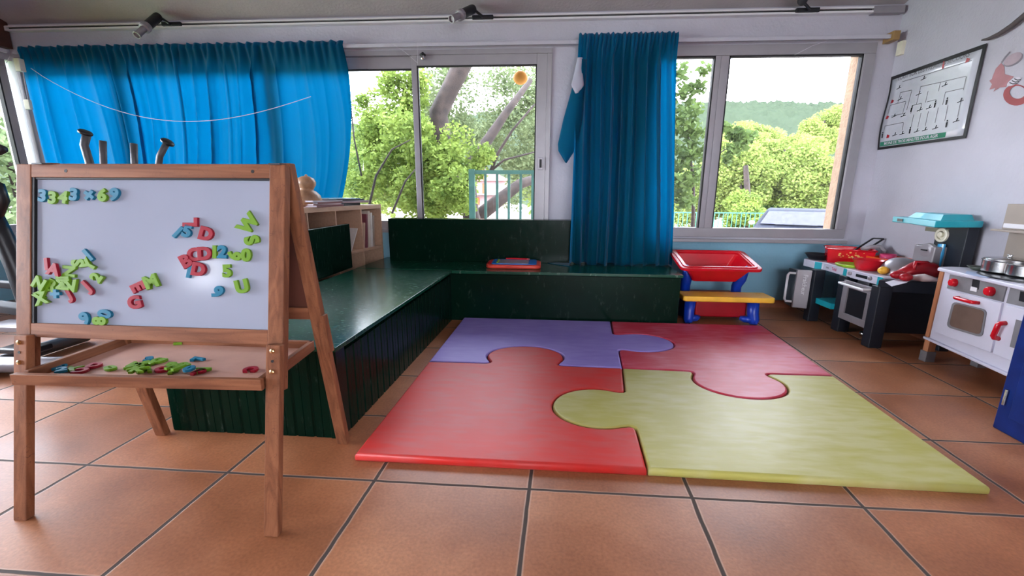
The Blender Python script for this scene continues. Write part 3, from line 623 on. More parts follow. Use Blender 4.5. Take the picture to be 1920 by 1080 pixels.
cr_ = curtain('curtain', (.286, 1.175), (.26, 1.25), 2.565, .470, 4.385, 4.16, 9.5, .048, 11, 'narrow peacock blue curtain bunched between the two windows and hanging to the bench', cols=300, rows=60,
    ybend=lambda z: 4.355-.19*min(1, max(0, (2.3-z)/1.35))-.02*max(0, (.9-z)/.5))
def stripmesh(L, R, y, bulge, nu=8, nv=20):
    def ip(pts, t):
        s = t*(len(pts)-1); i = min(int(s), len(pts)-2); f = s-i; return pts[i][0]*(1-f)+pts[i+1][0]*f, pts[i][1]*(1-f)+pts[i+1][1]*f
    def f(u, v):
        a = ip(L, v); b_ = ip(R, v); q = at_y(a[0]*(1-u)+b_[0]*u, a[1]*(1-u)+b_[1]*u, y); q.y -= bulge*math.sin(PI*u); return q
    return MB().grid(f, nu, nv)
stripmesh([(1083, 112), (1074, 160), (1056, 225), (1046, 270), (1047, 283), (1060, 305)], [(1100, 112), (1097, 160), (1092, 225), (1086, 262), (1076, 285), (1062, 306)], 4.325, .03).build('turned_back_edge', M['curtain'], cr_, smooth=True, solid=.002)
stripmesh([(1083, 108), (1077, 135), (1071, 160), (1079, 176)], [(1092, 108), (1092, 135), (1095, 160), (1085, 174)], 4.300, .01).build('lining', M['lining'], cr_, smooth=True, solid=.002)['label'] = 'pale grey lining showing at the folded edge'
def hem(u, v):
    q = at_z(1028+u*42, 490+v*9*(1-u*.0), .468); q.z = .468+.012*math.sin(u*5)*u; return q
stripmesh([(1027, 493), (1040, 489)], [(1066, 497), (1066, 487)], 4.14, .0, 6, 4)
b = MB(); A = [at_z(1027, 493, .466), at_z(1045, 496, .466), at_z(1068, 499, .466), at_z(1068, 489, .47), at_z(1048, 488, .474)]
b.add(A, [(0, 1, 2, 3, 4)]); b.build('trailing_hem', M['curtain'], cr_, solid=.003)
# white cord sagging in front of the curtain
b = MB(); b.tube([at_y(58+t*10.5, 128+85*math.sin(PI*(t/56)**.9)+t*.55, 4.28+.0*t) for t in range(0, 52, 2)], .003, 6); o = b.build('string', M['paper']); tag(o, 'thin pale string sagging in front of the wide blue curtain', 'string')
b = MB(); b.tube([at_y(1490, 103, 4.42), at_y(1525, 85, 4.40), at_y(1550, 77, 4.39)], .002, 6); o = b.build('string', M['paper']); tag(o, 'short pale string at the top of the right window', 'string')
b = MB(); b.tube([at_y(735, 82, 4.38), at_y(760, 98, 4.42), at_y(783, 118, 4.44)], .002, 6); b.tube([at_y(783, 80, 4.38), at_y(783, 122, 4.44)], .002, 6); o = b.build('string', M['paper']); tag(o, 'thin strings hanging from the rail above the middle window', 'string')
# pull cords with weight in the left corner
pc = thing('curtain_pull_cord', tuple(at_y(48, 190, 4.30)), 'white curtain pull cord with plastic weights in the left corner', 'cord')
b = MB()
for dx in (0, 6): b.tube([at_y(36+dx, 128, 4.3), at_y(46+dx, 186, 4.3)], .003, 6)
b.tube([at_y(12, 118, 4.3), at_y(18, 106, 4.3), at_y(34, 112, 4.3)], .003, 6); b.build('cord', M['paper'], pc)
p = at_y(54, 196, 4.3); MB().box(p.x-.03, p.x+.03, 4.28, 4.31, p.z-.05, p.z+.045).build('weight', M['cream'], pc, bevel=.005)
p = at_y(36, 122, 4.3); MB().box(p.x-.03, p.x+.03, 4.28, 4.33, p.z-.06, p.z+.06).build('pulley_holder', M['cream'], pc, bevel=.005)
# ------------------------------------------------------------------ lighting track with spotlights
tk = thing('lighting_track', (-1.2, 4.47, 2.74), 'white ceiling light track running along the top of the window wall', 'track')
b = MB(); b.box(-5.50, 3.10, 4.44, 4.499, 2.752, 2.766); b.box(-5.50, 3.10, 4.44, 4.499, 2.718, 2.735); b.box(-5.50, 3.10, 4.485, 4.499, 2.735, 2.752); b.box(-5.51, -5.49, 4.44, 4.499, 2.722, 2.762)
b.build('housing', M['white'], tk); MB().box(-5.48, 3.06, 4.46, 4.486, 2.736, 2.751).build('contact_slot', M['gasket'], tk)
MB().box(2.86, 3.12, 4.435, 4.499, 2.71, 2.768).build('end_feed', M['silver'], tk, bevel=.004)
def spot(px, py, tip, label):
    base = at_y(px, py, 4.43); base.z = 2.74
    t = thing('spotlight', tuple(base), label, 'lamp', 'track spotlights')
    MB().box(base.x-.10, base.x+.10, 4.418, 4.445, 2.725, 2.76).build('adapter', M['black'], t, bevel=.006)
    tp = Vector(tip); el = base+Vector((-.08*(1 if tp.x < base.x else -1), -.05, .055)); d = (tp-el).normalized(); L_ = (tp-el).length
    MB().tube([base, base+Vector((0, -.03, .0)), el], .012, 8).build('elbow', M['black'], t)
    MB().lathe([(.010, -.02), (.036, 0), (.040, .02), (.040, L_*.52), (.034, L_*.54)], el, d, n=20).build('lamp_body', M['black'], t, smooth=False, bevel=.002)
    MB().lathe([(.042, L_*.52), (.047, L_*.56), (.046, L_*.66), (.034, L_*.68)], el, d, n=20).build('collar', M['silver'], t)
    MB().lathe([(.028, L_*.67), (.028, L_*.9), (.032, L_*1.0), (.026, L_*1.0), (.024, L_*.95)], el, d, n=20).build('bulb', M['silver'], t)
    return t
q = at_y(256, 66, 4.12); spot(322, 48, q, 'leftmost black track spotlight pointing down to the left')
q = at_y(846, 36, 4.10); spot(905, 31, q, 'middle black track spotlight above the middle window')
q = at_y(1497, 0, 4.05); spot(1515, 15, (q.x, 4.0, 2.80), 'rightmost black track spotlight near the right corner')
# ------------------------------------------------------------------ bookcase behind the bench
BA, BB = Vector((-1.925, 3.02)), Vector((-1.672, 4.385)); bd = (BB-BA).normalized(); bnr = Vector((-bd.y, bd.x)); BL = (BB-BA).length
BM = Matrix(((bd.x, bnr.x, 0, BA.x), (bd.y, bnr.y, 0, BA.y), (0, 0, 1, 0), (0, 0, 0, 1)))   # local x along front, y into the shelf
bc = thing('bookcase', (-1.9, 3.8, 0), 'low beech bookcase with open cubbies behind the corner bench', 'bookcase')
BT = 1.018; D = .33
def bbx(a, c, d0, d1, z0, z1, nm, m=M['shelf']): return MB().box(a, c, d0, d1, z0, z1, BM).build(nm, m, bc, bevel=.002)
bbx(0, BL, 0, D, BT-.04, BT, 'top'); bbx(BL-.022, BL, 0.001, D, 0, BT-.04, 'side_panel'); bbx(0, .022, .001, D, 0, BT-.04, 'side_panel')
bbx(.022, BL-.022, D-.012, D, 0, BT-.04, 'back_panel'); bbx(.022, BL-.022, .002, D-.012, .575, .60, 'shelf'); bbx(.022, BL-.022, .002, D-.012, .06, .085, 'shelf')
for x in (.30, .65, 1.03): bbx(x, x+.014, .002, D-.012, .085, BT-.04, 'divider')
def book(x, w_, h, d, tilt, m, z, label, dep=.02, lay=False):
    T = BM @ Matrix.Translation((x, dep, z)) @ Matrix.Rotation(tilt, 4, 'Y')
    b = MB().box(0, w_, 0, d, 0, h, T); o = b.build('book', m, bevel=.002)
    cv = MB().box(.0015, w_-.0015, .003, d+.0008, .003, h+.0008, T); return tag(o, label, 'book', 'books in the bookcase')
bcol = [mat('book cover %d' % i, srgb(*c), .55) for i, c in enumerate([(190, 160, 140), (120, 60, 70), (205, 190, 175), (170, 150, 140), (215, 205, 200), (90, 70, 60)])]
book(1.07, .018, .25, .2, .13, bcol[0], .602, 'thin pinkish book leaning at the left of the row on the cubby shelf')
book(1.115, .024, .33, .22, .10, bcol[1], .602, 'dark maroon book leaning in the row on the cubby shelf')
book(1.155, .034, .36, .24, .06, bcol[2], .602, 'tall pale book in the middle of the row on the cubby shelf')
book(1.20, .030, .34, .24, .06, bcol[4], .602, 'white spined book right of the tall pale book')
book(1.245, .014, .31, .22, .08, bcol[3], .602, 'thin tan book at the right end of the row on the cubby shelf')
book(.86, .012, .24, .2, .55, bcol[4], .602, 'thin white book lying slanted in the middle cubby')
# books lying in a stack on top
def flat(px, py, z, w_, d, h, rot, m, label):
    p = at_z(px, py, z); T = Matrix.Translation((p.x, p.y, z)) @ Matrix.Rotation(rot, 4, 'Z')
    t = thing('book', (p.x, p.y, z), label, 'book', 'books stacked on the bookcase')
    MB().box(-w_/2, w_/2, -d/2, d/2, h*.15, h*.85, T).build('pages', M['paper'], t)
    b = MB(); b.box(-w_/2-.003, w_/2+.003, -d/2-.003, d/2+.003, 0, h*.15, T); b.box(-w_/2-.003, w_/2+.003, -d/2-.003, d/2+.003, h*.85, h, T); b.box(w_/2, w_/2+.003, -d/2, d/2, 0, h, T)
    b.build('cover', m, t)
cx_, cy_ = -1.93, 3.72
def fl(x, y, z, w_, d, h, rot, m, label):
    T = Matrix.Translation((x, y, z)) @ Matrix.Rotation(rot, 4, 'Z'); t = thing('book', (x, y, z), label, 'book', 'books stacked on the bookcase')
    MB().box(-w_/2, w_/2, -d/2, d/2, h*.15, h*.85, T).build('pages', M['paper'], t)
    b = MB(); b.box(-w_/2-.003, w_/2+.003, -d/2-.003, d/2+.003, 0, h*.15, T); b.box(-w_/2-.003, w_/2+.003, -d/2-.003, d/2+.003, h*.85, h, T); b.box(w_/2, w_/2+.003, -d/2, d/2, 0, h, T)
    b.build('cover', m, t)
M['bmaroon'] = mat('maroon book cover', srgb(110, 40, 48), .5); M['bdark'] = mat('charcoal book cover', srgb(50, 52, 58), .5); M['bpale'] = mat('pale pink book cover', srgb(205, 175, 180), .5)
M['bteal'] = mat('pale blue book cover', srgb(160, 200, 210), .4)
fl(-1.935, 3.62, BT, .24, .38, .016, -.12, M['bmaroon'], 'maroon book at the bottom of the left stack on the bookcase')
fl(-1.94, 3.60, BT+.016, .23, .36, .012, -.18, M['bpale'], 'pale pink book second in the left stack on the bookcase')
fl(-1.935, 3.62, BT+.028, .24, .36, .014, -.10, M['bmaroon'], 'dark red book third in the left stack on the bookcase')
fl(-1.94, 3.60, BT+.042, .24, .40, .012, -.14, M['paper'], 'white booklet on top of the left stack on the bookcase')
fl(-1.90, 3.99, BT, .22, .26, .024, -.15, M['bdark'], 'charcoal book at the bottom of the right stack on the bookcase')
fl(-1.88, 4.05, BT+.024, .24, .34, .012, -.3, M['bpale'], 'pale pink book in the right stack on the bookcase')
fl(-1.88, 4.06, BT+.036, .24, .32, .010, -.42, M['paper'], 'white booklet in the right stack on the bookcase')
fl(-1.90, 3.96, BT+.046, .24, .40, .014, -.2, M['bdark'], 'charcoal book near the top of the right stack on the bookcase')
fl(-1.92, 3.86, BT+.060, .26, .50, .008, -.12, M['bteal'], 'pale blue booklet topmost on the right stack of books')
# gourd on the bookcase
gp = Vector((-2.0, 3.28, BT))
def gp_(px, py, y): return at_y(px, py, y)
o = MB().lathe([(.0, 0), (.07, .003), (.108, .03), (.118, .062), (.105, .10), (.075, .128), (.052, .140), (.058, .155), (.072, .18), (.074, .205), (.060, .232), (.030, .247), (.012, .250), (.008, .262), (0, .264)], (-1.965, 3.50, BT), n=32, sx=1.0, sy=1.0).build('gourd', M['gourd'], smooth=True)
o.rotation_euler = (0, .06, 0); tag(o, 'tan bottle gourd with two round bulges standing on the bookcase', 'gourd')
p = at_z(604, 383, BT+.006); o = MB().box(p.x-.03, p.x+.03, p.y-.015, p.y+.015, BT, BT+.012).build('eraser', M['blue'], bevel=.003); tag(o, 'small blue block lying between the gourd and the stacked books', 'block')
# ------------------------------------------------------------------ magnetic drawing tablet on the bench
tb = thing('drawing_tablet', (-.27, 4.02, ZB+.002), 'red and blue magnetic drawing tablet lying on the window side bench', 'toy')
def rr(x0_, x1_, y0_, y1_, r, n=6):
    out = []
    for cx, cy, a0 in ((x1_-r, y1_-r, 0), (x0_+r, y1_-r, 90), (x0_+r, y0_+r, 180), (x1_-r, y0_+r, 270)):
        for k in range(n+1): a = math.radians(a0+90*k/n); out.append((cx+r*math.cos(a), cy+r*math.sin(a)))
    return out
z0 = ZB+.002
TR = Matrix.Translation((-.27, 4.03, 0))
def tpr(poly, za, zb, nm, m, bev=.004): return MB().prism(poly, za, zb, TR).build(nm, m, tb, bevel=bev)
tpr(rr(-.255, .255, -.17, .17, .07), z0, z0+.036, 'body', mat('coral red plastic', srgb(225, 70, 55), .3), .012)
tpr(rr(-.205, .215, -.14, .15, .035), z0+.036, z0+.043, 'bezel', mat('azure blue plastic', srgb(30, 120, 210), .3), .003)
tpr(rr(-.14, .14, -.12, .10, .01), z0+.043, z0+.0445, 'screen', mat('grey drawing screen', srgb(165, 160, 175), .3), 0)
MB().lathe([(.024, 0), (.028, .006), (.018, .012), (.010, .012), (.010, .004)], (-.49, 3.97, z0+.034), n=18).build('stamp_well', M['darkred'], tb)
MB().tube([(-.36, 4.165, z0+.05), (-.15, 4.155, z0+.05), (-.125, 4.154, z0+.05)], [.008, .008, .003], 10).build('stylus', M['red'], tb)
MB().box(-.43, -.41, 3.93, 4.10, z0+.043, z0+.052, None).build('slider', M['lime'], tb, bevel=.003)
# ------------------------------------------------------------------ toy storage unit: yellow bench, tilted red bin
su = thing('toy_storage_unit', (1.6, 3.95, 0), 'plastic toy unit with tilted red bin over a yellow bench on blue legs', 'toy storage')
b = MB(); M_y = Matrix.Translation((1.625, 3.86, 0))
b.prism(rr(-.385, .395, -.115, .115, .03), .222, .27, M_y); b.build('bench_top', M['yellow'], su, bevel=.012, seg=3)
for x in (1.30, 1.94):
    MB().lathe([(.022, 0), (.022, .002)], (x, 3.90, .27), n=16).build('stud', M['yellow'], su)
for s, xa in ((-1, 1.335), (1, 1.895)):
    b = MB(); b.tube([(xa-.005*s, 3.87, .225), (xa, 3.86, .10), (xa+.006*s, 3.84, .04), (xa+.0*s, 3.83, .004)], [.052, .048, .046, .03], 14); b.tube([(xa, 3.84, .045), (xa-.07*s, 3.86, .045), (xa-.10*s, 3.88, .05)], [.035, .03, .018], 12)
    b.build('leg', M['blue'], su, smooth=True)
b = MB(); b.prism([(1.40, 3.90), (1.86, 3.90), (1.84, 4.25), (1.42, 4.25)], .045, .225); b.build('lower_bin', M['darkred'], su, bevel=.015, seg=3)
for s, xa in ((-1, 1.36), (1, 1.83)):
    b = MB(); b.tube([(xa, 4.10, .0), (xa, 4.10, .30), (xa+.01*s, 4.05, .38), (xa+.04*s, 4.0, .50)], [.04, .045, .05, .02], 12); b.build('upright', M['blue'], su, smooth=True)
# tilted bin
tilt = math.atan2(.112, .45); TB = Matrix.Translation((1.585, 3.85, .500)) @ Matrix.Rotation(tilt, 4, 'X')
def ring(b, o_, i_, z0_, z1_):
    n = len(o_); vs = [TB @ Vector((*p_, z)) for p_, z in [(p_, z0_) for p_ in o_]+[(p_, z1_) for p_ in o_]+[(p_, z1_) for p_ in i_]+[(p_, z0_) for p_ in i_]]
    fs = []
    for k in range(4):
        for i in range(n): fs.append((k*n+i, k*n+(i+1) % n, ((k+1) % 4)*n+(i+1) % n, ((k+1) % 4)*n+i))
    b.add(vs, fs)
b = MB(); ring(b, rr(-.355, .355, 0, .46, .05), rr(-.285, .285, .055, .415, .03), -.028, 0); b.build('bin_rim', M['red'], su, bevel=.006)
b = MB(); ring(b, rr(-.325, .325, .028, .438, .04), rr(-.300, .300, .045, .425, .035), -.002, .007); b.build('rim_ridge', M['red'], su, bevel=.003)
b = MB(); o_, i_ = rr(-.29, .29, .05, .42, .03), rr(-.20, .20, .11, .36, .03); n = len(o_)
vs = [TB @ Vector((*p_, -.02)) for p_ in o_]+[TB @ Vector((*p_, -.17)) for p_ in i_]
b.add(vs, [(i, (i+1) % n, n+(i+1) % n, n+i) for i in range(n)]+[tuple(n+i for i in range(n))]); b.build('bin', M['red'], su, solid=.006, smooth=False)
o = MB().box(-.12, .12, .16, .33, -.162, -.150, TB).build('booklet', M['paper']); tag(o, 'pale booklet lying in the tilted red bin', 'booklet')
# ------------------------------------------------------------------ poster, branch and wall stickers on the right wall
def W(px, py, d=0): return at_x(px, py, XR-d, 4.5)
def wx(y, d=0): return rx(y)-d
def WY(y, z, d=0): return Vector((rx(y)-d, y, z))
po = thing('poster', tuple(WY(4.0, 1.88)), 'laminated instruction chart with black taped edge hung on the right wall', 'poster')
PY0, PY1, PZ0, PZ1 = 4.485, 3.565, 1.56, 2.198     # left edge y, right edge y
def wave(u, v): return .010+.008*math.sin(u*7+v*2)*v*(1-v)*2+.010*math.sin(v*6)*(1-u)
def PP(u, v, d=0): return WY(PY0+(PY1-PY0)*u, PZ0+(PZ1-PZ0)*v+.012*math.sin(PI*u)*(.5-v)*0, wave(u, v)+d)
def pgrid(u0, u1, v0, v1, d, nu=12, nv=10): return MB().grid(lambda a, c: PP(u0+(u1-u0)*a, v0+(v1-v0)*c, d), nu, nv)
plam = mat('glossy laminated white paper', srgb(196, 198, 206), .12, var=.02, bump=.12, bscale=9)
pgrid(.02, .98, .03, .97, 0).build('sheet', plam, po, smooth=True, solid=.001)
b = MB(); 
for a in ((0, 1, 0, .035), (0, 1, .955, 1), (0, .022, 0, 1), (.972, 1, 0, 1)): b.grid(lambda u, v: PP(a[0]+(a[1]-a[0])*u, a[2]+(a[3]-a[2])*v, .002), 14, 12)
b.build('tape_edge', M['gasket'], po, solid=.001)
pgrid(.03, .80, .045, .105, .0015).build('green_band', mat('green print', srgb(20, 120, 90), .3), po, solid=.0006)
ln = MB()
def pl(u0, v0, u1, v1, t=.006):
    if abs(u1-u0) > abs(v1-v0): ln.add([PP(u0, v0, .0022), PP(u1, v1, .0022), PP(u1, v1+t*1.3, .0022), PP(u0, v0+t*1.3, .0022)], [(0, 1, 2, 3)])
    else: ln.add([PP(u0, v0, .0022), PP(u0+t, v0, .0022), PP(u1+t, v1, .0022), PP(u1, v1, .0022)], [(0, 1, 2, 3)])
for a in [(.16, .88, .9, .86), (.16, .74, .30, .73), (.40, .74, .62, .72), (.62, .72, .88, .70), (.16, .74, .16, .60), (.40, .74, .40, .52), (.30, .73, .30, .48), (.50, .66, .50, .52), (.62, .72, .62, .62), (.88, .70, .88, .55),
          (.06, .60, .26, .60), (.06, .60, .06, .48), (.26, .60, .26, .44), (.36, .52, .46, .52), (.36, .52, .36, .42), (.46, .52, .46, .42), (.52, .52, .62, .52), (.70, .58, .88, .57), (.70, .58, .70, .44), (.12, .44, .30, .44), (.06, .32, .06, .22), (.06, .32, .30, .32), (.30, .32, .30, .22), (.40, .40, .40, .22), (.48, .40, .48, .22), (.56, .40, .56, .22), (.66, .42, .66, .24), (.76, .42, .76, .24), (.88, .44, .88, .26)]: pl(*a)
ln.build('chart_lines', mat('grey print', srgb(110, 108, 112), .4), po)
rnd = random.Random(5); dk = MB(); rd = MB()
def pict(u, v, kind, b_):
    def q(uu, vv): return PP(u+uu, v+vv, .003)
    if kind == 0:   # standing figure
        b_.add([q(-.008, .0), q(.008, 0), q(.010, .06), q(-.010, .06)], [(0, 1, 2, 3)]); b_.add([q(-.006+.012*.5+.008*math.cos(t), .075+.012*math.sin(t)) for t in [2*PI*k/8 for k in range(8)]], [tuple(range(8))])
    elif kind == 1: # lying figure with helper
        b_.add([q(-.03, .0), q(.03, .012), q(.03, .020), q(-.03, .010)], [(0, 1, 2, 3)]); b_.add([q(-.004, .012), q(.006, .012), q(.014, .045), q(.004, .05)], [(0, 1, 2, 3)])
    else:
        b_.add([q(-.02, 0), q(.015, .0), (q(.022, .03)), q(-.012, .05)], [(0, 1, 2, 3)])
for u, v, k, c in [(.13, .80, 1, 0), (.42, .82, 1, 0), (.62, .88, 0, 1), (.86, .86, 2, 1), (.08, .63, 2, 1), (.18, .64, 1, 0), (.40, .64, 1, 0), (.68, .66, 1, 0), (.36, .44, 0, 0), (.46, .43, 1, 0), (.56, .43, 1, 0), (.62, .43, 0, 0), (.74, .43, 0, 0), (.88, .42, 1, 0),
                   (.07, .42, 2, 1), (.16, .42, 1, 0), (.28, .40, 1, 0), (.05, .16, 0, 0), (.13, .15, 2, 1), (.22, .16, 1, 0), (.31, .16, 1, 0), (.40, .16, 0, 0), (.48, .16, 1, 0), (.57, .16, 1, 0), (.68, .16, 1, 0), (.79, .16, 0, 0), (.88, .2, 1, 0)]: pict(u, v, k, rd if c else dk)
dk.build('symbol_print', M['gasket'], po); rd.build('red_symbol_print', M['darkred'], po)
def wtext(body, u, v, size, m, par, nm, align='LEFT', d=.004):
    cu = bpy.data.curves.new('t', 'FONT'); cu.body = body; cu.size = 1; cu.align_x = align; cu.resolution_u = 3; cu.offset = .02
    o = bpy.data.objects.new('t', cu); C.objects.link(o); dg = bpy.context.evaluated_depsgraph_get(); dg.update(); me = bpy.data.meshes.new_from_object(o.evaluated_get(dg)); bpy.data.objects.remove(o)
    b = MB(); Wd, Hh = abs(PY1-PY0), PZ1-PZ0
    b.add([PP(u+v_.co.x*size/Wd, v+v_.co.y*size/Hh, d) for v_ in me.vertices], [tuple(p_.vertices) for p_ in me.polygons]); bpy.data.meshes.remove(me)
    return b.build(nm, m, par)
wtext('MOINS DE TROIS MINUTES POUR AGIR', .09, .060, .0335, M['paper'], po, 'band_lettering'); wtext('TOUT SUR LES PREMIERS SECOURS', .09, .922, .046, mat('grey title print', srgb(120, 118, 124), .4), po, 'title_lettering', d=.0015)
# dark bent branch above the poster
b = MB(); pts = [WY(3.60, 2.228, .02), WY(3.54, 2.218, .03), WY(3.46, 2.222, .035), WY(3.38, 2.245, .035), WY(3.30, 2.29, .03), WY(3.2, 2.34, .03), WY(3.05, 2.40, .03)]
b.tube(pts, [.006, .010, .014, .017, .018, .018, .016], 10); o = b.build('branch', mat('dark grey bark', srgb(82, 74, 74), .7, bump=.4, bscale=30), smooth=True); tag(o, 'dark curved branch fixed to the right wall above the chart', 'branch')
# faded stickers (abstract animal shapes)
st = thing('wall_sticker', tuple(W(1890, 150)), 'faded pink and red painted animal motif on the wall right of the chart', 'wall sticker')
def wpoly(pts, d, nm, m): b = MB(); b.add([W(x, y, d) for x, y in pts], [tuple(range(len(pts)))]); return b.build(nm, m, st, solid=.0008)
mp1 = mat('faded dusty red paint', srgb(170, 118, 122), .7); mp2 = mat('faded pink paint', srgb(176, 158, 166), .7); mp3 = mat('brick red paint', srgb(150, 60, 62), .6)
wpoly([(1877, 118), (1883, 124.5), (1884, 139), (1901, 143.6), (1891, 153), (1886, 163), (1875, 164), (1862.5, 172), (1866.5, 165), (1855, 168), (1860, 158), (1855, 151.5), (1860, 148), (1861, 144), (1867, 129)], .002, 'body_patch', mp1)
wpoly([(1900+18.5*math.cos(t)*.97-4*math.sin(t), 112+12.5*math.sin(t)-5*math.cos(t)) for t in [2*PI*k/20 for k in range(20)]], .0025, 'patch_outline', mat('faded grey paint', srgb(132, 126, 134), .7)); wpoly([(1899+17*math.cos(t)*.97-4*math.sin(t), 110.5+11.5*math.sin(t)-5*math.cos(t)) for t in [2*PI*k/20 for k in range(20)]], .0035, 'pink_patch', mp2)
wpoly([(1876.5, 117), (1884, 106), (1893, 96.5), (1895, 97.5), (1886, 108), (1878.5, 118)], .003, 'brush_stroke', bpy.data.materials['faded grey paint'])
wpoly([(1901+13*math.cos(t)-2*math.sin(t), 153+7*math.sin(t)-5*math.cos(t)) for t in [2*PI*k/18 for k in range(18)]], .004, 'head_patch', M['paper'])
for i in range(3): wpoly([(1893+i*4.5, 154-i*3.6), (1899+i*4.5, 156.5-i*3.6), (1907+i*3.5, 155.5-i*3.6), (1907+i*3.5, 157-i*3.6), (1899+i*4.5, 158.5-i*3.6), (1892.5+i*4.5, 155.5-i*3.6)], .0055, 'stripe', M['gasket'])
ro = [(1905+24*math.cos(t), 178+20*math.sin(t)) for t in [2*PI*k/26 for k in range(27)]]; ri = [(1908+15*math.cos(t), 173+12*math.sin(t)) for t in [2*PI*k/26 for k in range(27)]]
b = MB(); vs = [W(x, y, .003) for x, y in ro]+[W(x, y, .003) for x, y in ri]; b.add(vs, [(i, i+1, 27+i+1, 27+i) for i in range(26)]); b.build('red_ring', mp3, st, solid=.0008)
# ------------------------------------------------------------------ black and turquoise play kitchen
ZK = .54
bk_ = thing('play_kitchen', (2.75, 3.75, 0), 'black and turquoise plastic play kitchen with a turquoise hood against the right wall', 'toy kitchen')
def zk(px, py, z=ZK, m=.13):
    p = at_z(px, py, z)
    if p.x > rx(p.y)-m: p = at_x(px, py, rx(p.y)-m, p.y); p.z = z
    return p
def lump(b, x0_, x1_, y0_, y1_, z0_, z1_): b.box(x0_, x1_, y0_, y1_, z0_, z1_)
for a in ((2.46, 2.55, 4.0, 4.08), (2.53, 2.625, 3.70, 3.79), (2.505, 2.60, 3.30, 3.385), (2.985, 3.055, 3.27, 3.34)):
    b = MB(); cx, cy = (a[0]+a[1])/2, (a[2]+a[3])/2; b.box(*a, 0, ZK-.06); b.build('leg', M['darkplastic'], bk_, bevel=.006)
front = [zk(*p) for p in [(1508, 485), (1516, 487), (1527, 489.5), (1545, 492), (1561, 496), (1575, 500), (1589, 504), (1612, 509.5), (1636, 515), (1656, 520)]]
wallpts = [Vector((rx(3.24)-.03, 3.235)), Vector((rx(4.2)-.03, 4.36)), Vector((2.62, 4.40))]
poly = [(p.x, p.y) for p in front]+[tuple(p) for p in wallpts]
MB().prism(poly, ZK-.012, ZK).build('worktop', M['kwhite'], bk_, bevel=.003)
# fascia, following the curved front
def fascia(pts, z0_, z1_, th_, m, nm, out=0):
    vs = []; n = len(pts)
    for p in pts: vs += [(p.x-out, p.y-out*.2, z0_), (p.x-out, p.y-out*.2, z1_), (p.x+th_, p.y+th_*.2, z1_), (p.x+th_, p.y+th_*.2, z0_)]
    fs = [(4*i+k, 4*i+(k+1) % 4, 4*i+4+(k+1) % 4, 4*i+4+k) for i in range(n-1) for k in range(4)]+[(3, 2, 1, 0), (4*n-4, 4*n-3, 4*n-2, 4*n-1)]
    return MB().add(vs, fs).build(nm, m, bk_)
fascia(front, ZK-.066, ZK-.012, .02, M['kwhite'], 'fascia')
def fpt(px): 
    for a, c in zip(FP[:-1], FP[1:]):
        if a[0] <= px <= c[0]: t = (px-a[0])/(c[0]-a[0]); return a[1].lerp(c[1], t)
FP = list(zip([1508, 1516, 1527, 1545, 1561, 1575, 1589, 1612, 1636, 1656], front))
for a, c in ((1529, 1542), (1583, 1589), (1647, 1656)): fascia([fpt(a), fpt((a+c)/2), fpt(c)], ZK-.068, ZK-.004, .01, M['teal'], 'accent_panel', .003)
fascia([fpt(1607), fpt(1628)], ZK-.045, ZK-.022, .01, M['black'], 'control_display', .004)
for px in (1596, 1634):
    q = fpt(px); MB().lathe([(.016, 0), (.016, .012), (.010, .016)], (q.x, q.y, ZK-.032), (-1, -.15, 0), n=16).build('knob', M['silver'], bk_)
b = MB(); b.prism([(2.62, 3.36), (3.02, 3.34), (3.02, 3.31), (2.60, 3.325)], .12, ZK-.02); b.build('side_panel', M['black'], bk_)
b = MB(); b.prism([(rx(3.3)-.05, 3.3), (rx(4.2)-.05, 4.2), (rx(4.2)-.02, 4.2), (rx(3.3)-.02, 3.3)], .10, ZK-.02); b.build('back_panel', M['black'], bk_)
b = MB(); b.prism([(2.50, 3.32), (3.0, 3.24), (3.06, 3.24), (3.06, 3.30), (2.55, 3.37)], ZK-.10, ZK-.013); b.build('side_apron', M['darkplastic'], bk_, bevel=.004)
b = MB(); b.prism([(2.50, 3.785), (2.50, 4.0), (3.0, 4.05), (3.0, 3.785)], .175, .225); b.build('shelf', M['teal'], bk_, bevel=.004)
def mtext(body, o_, xdir, ydir, size, m, par, nm):
    cu = bpy.data.curves.new('t', 'FONT'); cu.body = body; cu.size = 1; cu.resolution_u = 3; cu.offset = .015
    o = bpy.data.objects.new('t', cu); C.objects.link(o); dg = bpy.context.evaluated_depsgraph_get(); dg.update(); me = bpy.data.meshes.new_from_object(o.evaluated_get(dg)); bpy.data.objects.remove(o)
    b = MB(); b.add([Vector(o_)+Vector(xdir)*(v_.co.x*size)+Vector(ydir)*(v_.co.y*size) for v_ in me.vertices], [tuple(p_.vertices) for p_ in me.polygons]); bpy.data.meshes.remove(me); return b.build(nm, m, par)
fa_, fb_ = fpt(1551), fpt(1575); fd_ = (fb_-fa_).normalized(); fn_ = Vector((-.005, -.001, 0))
mtext('mini', fa_+fn_+Vector((0, 0, -.044)), fd_, (0, 0, 1), .026, M['gunmetal'], bk_, 'lettering'); mtext('Tefal', fa_+fd_*.085+fn_+Vector((0, 0, -.046)), fd_, (0, 0, 1), .036, M['pink'], bk_, 'lettering')
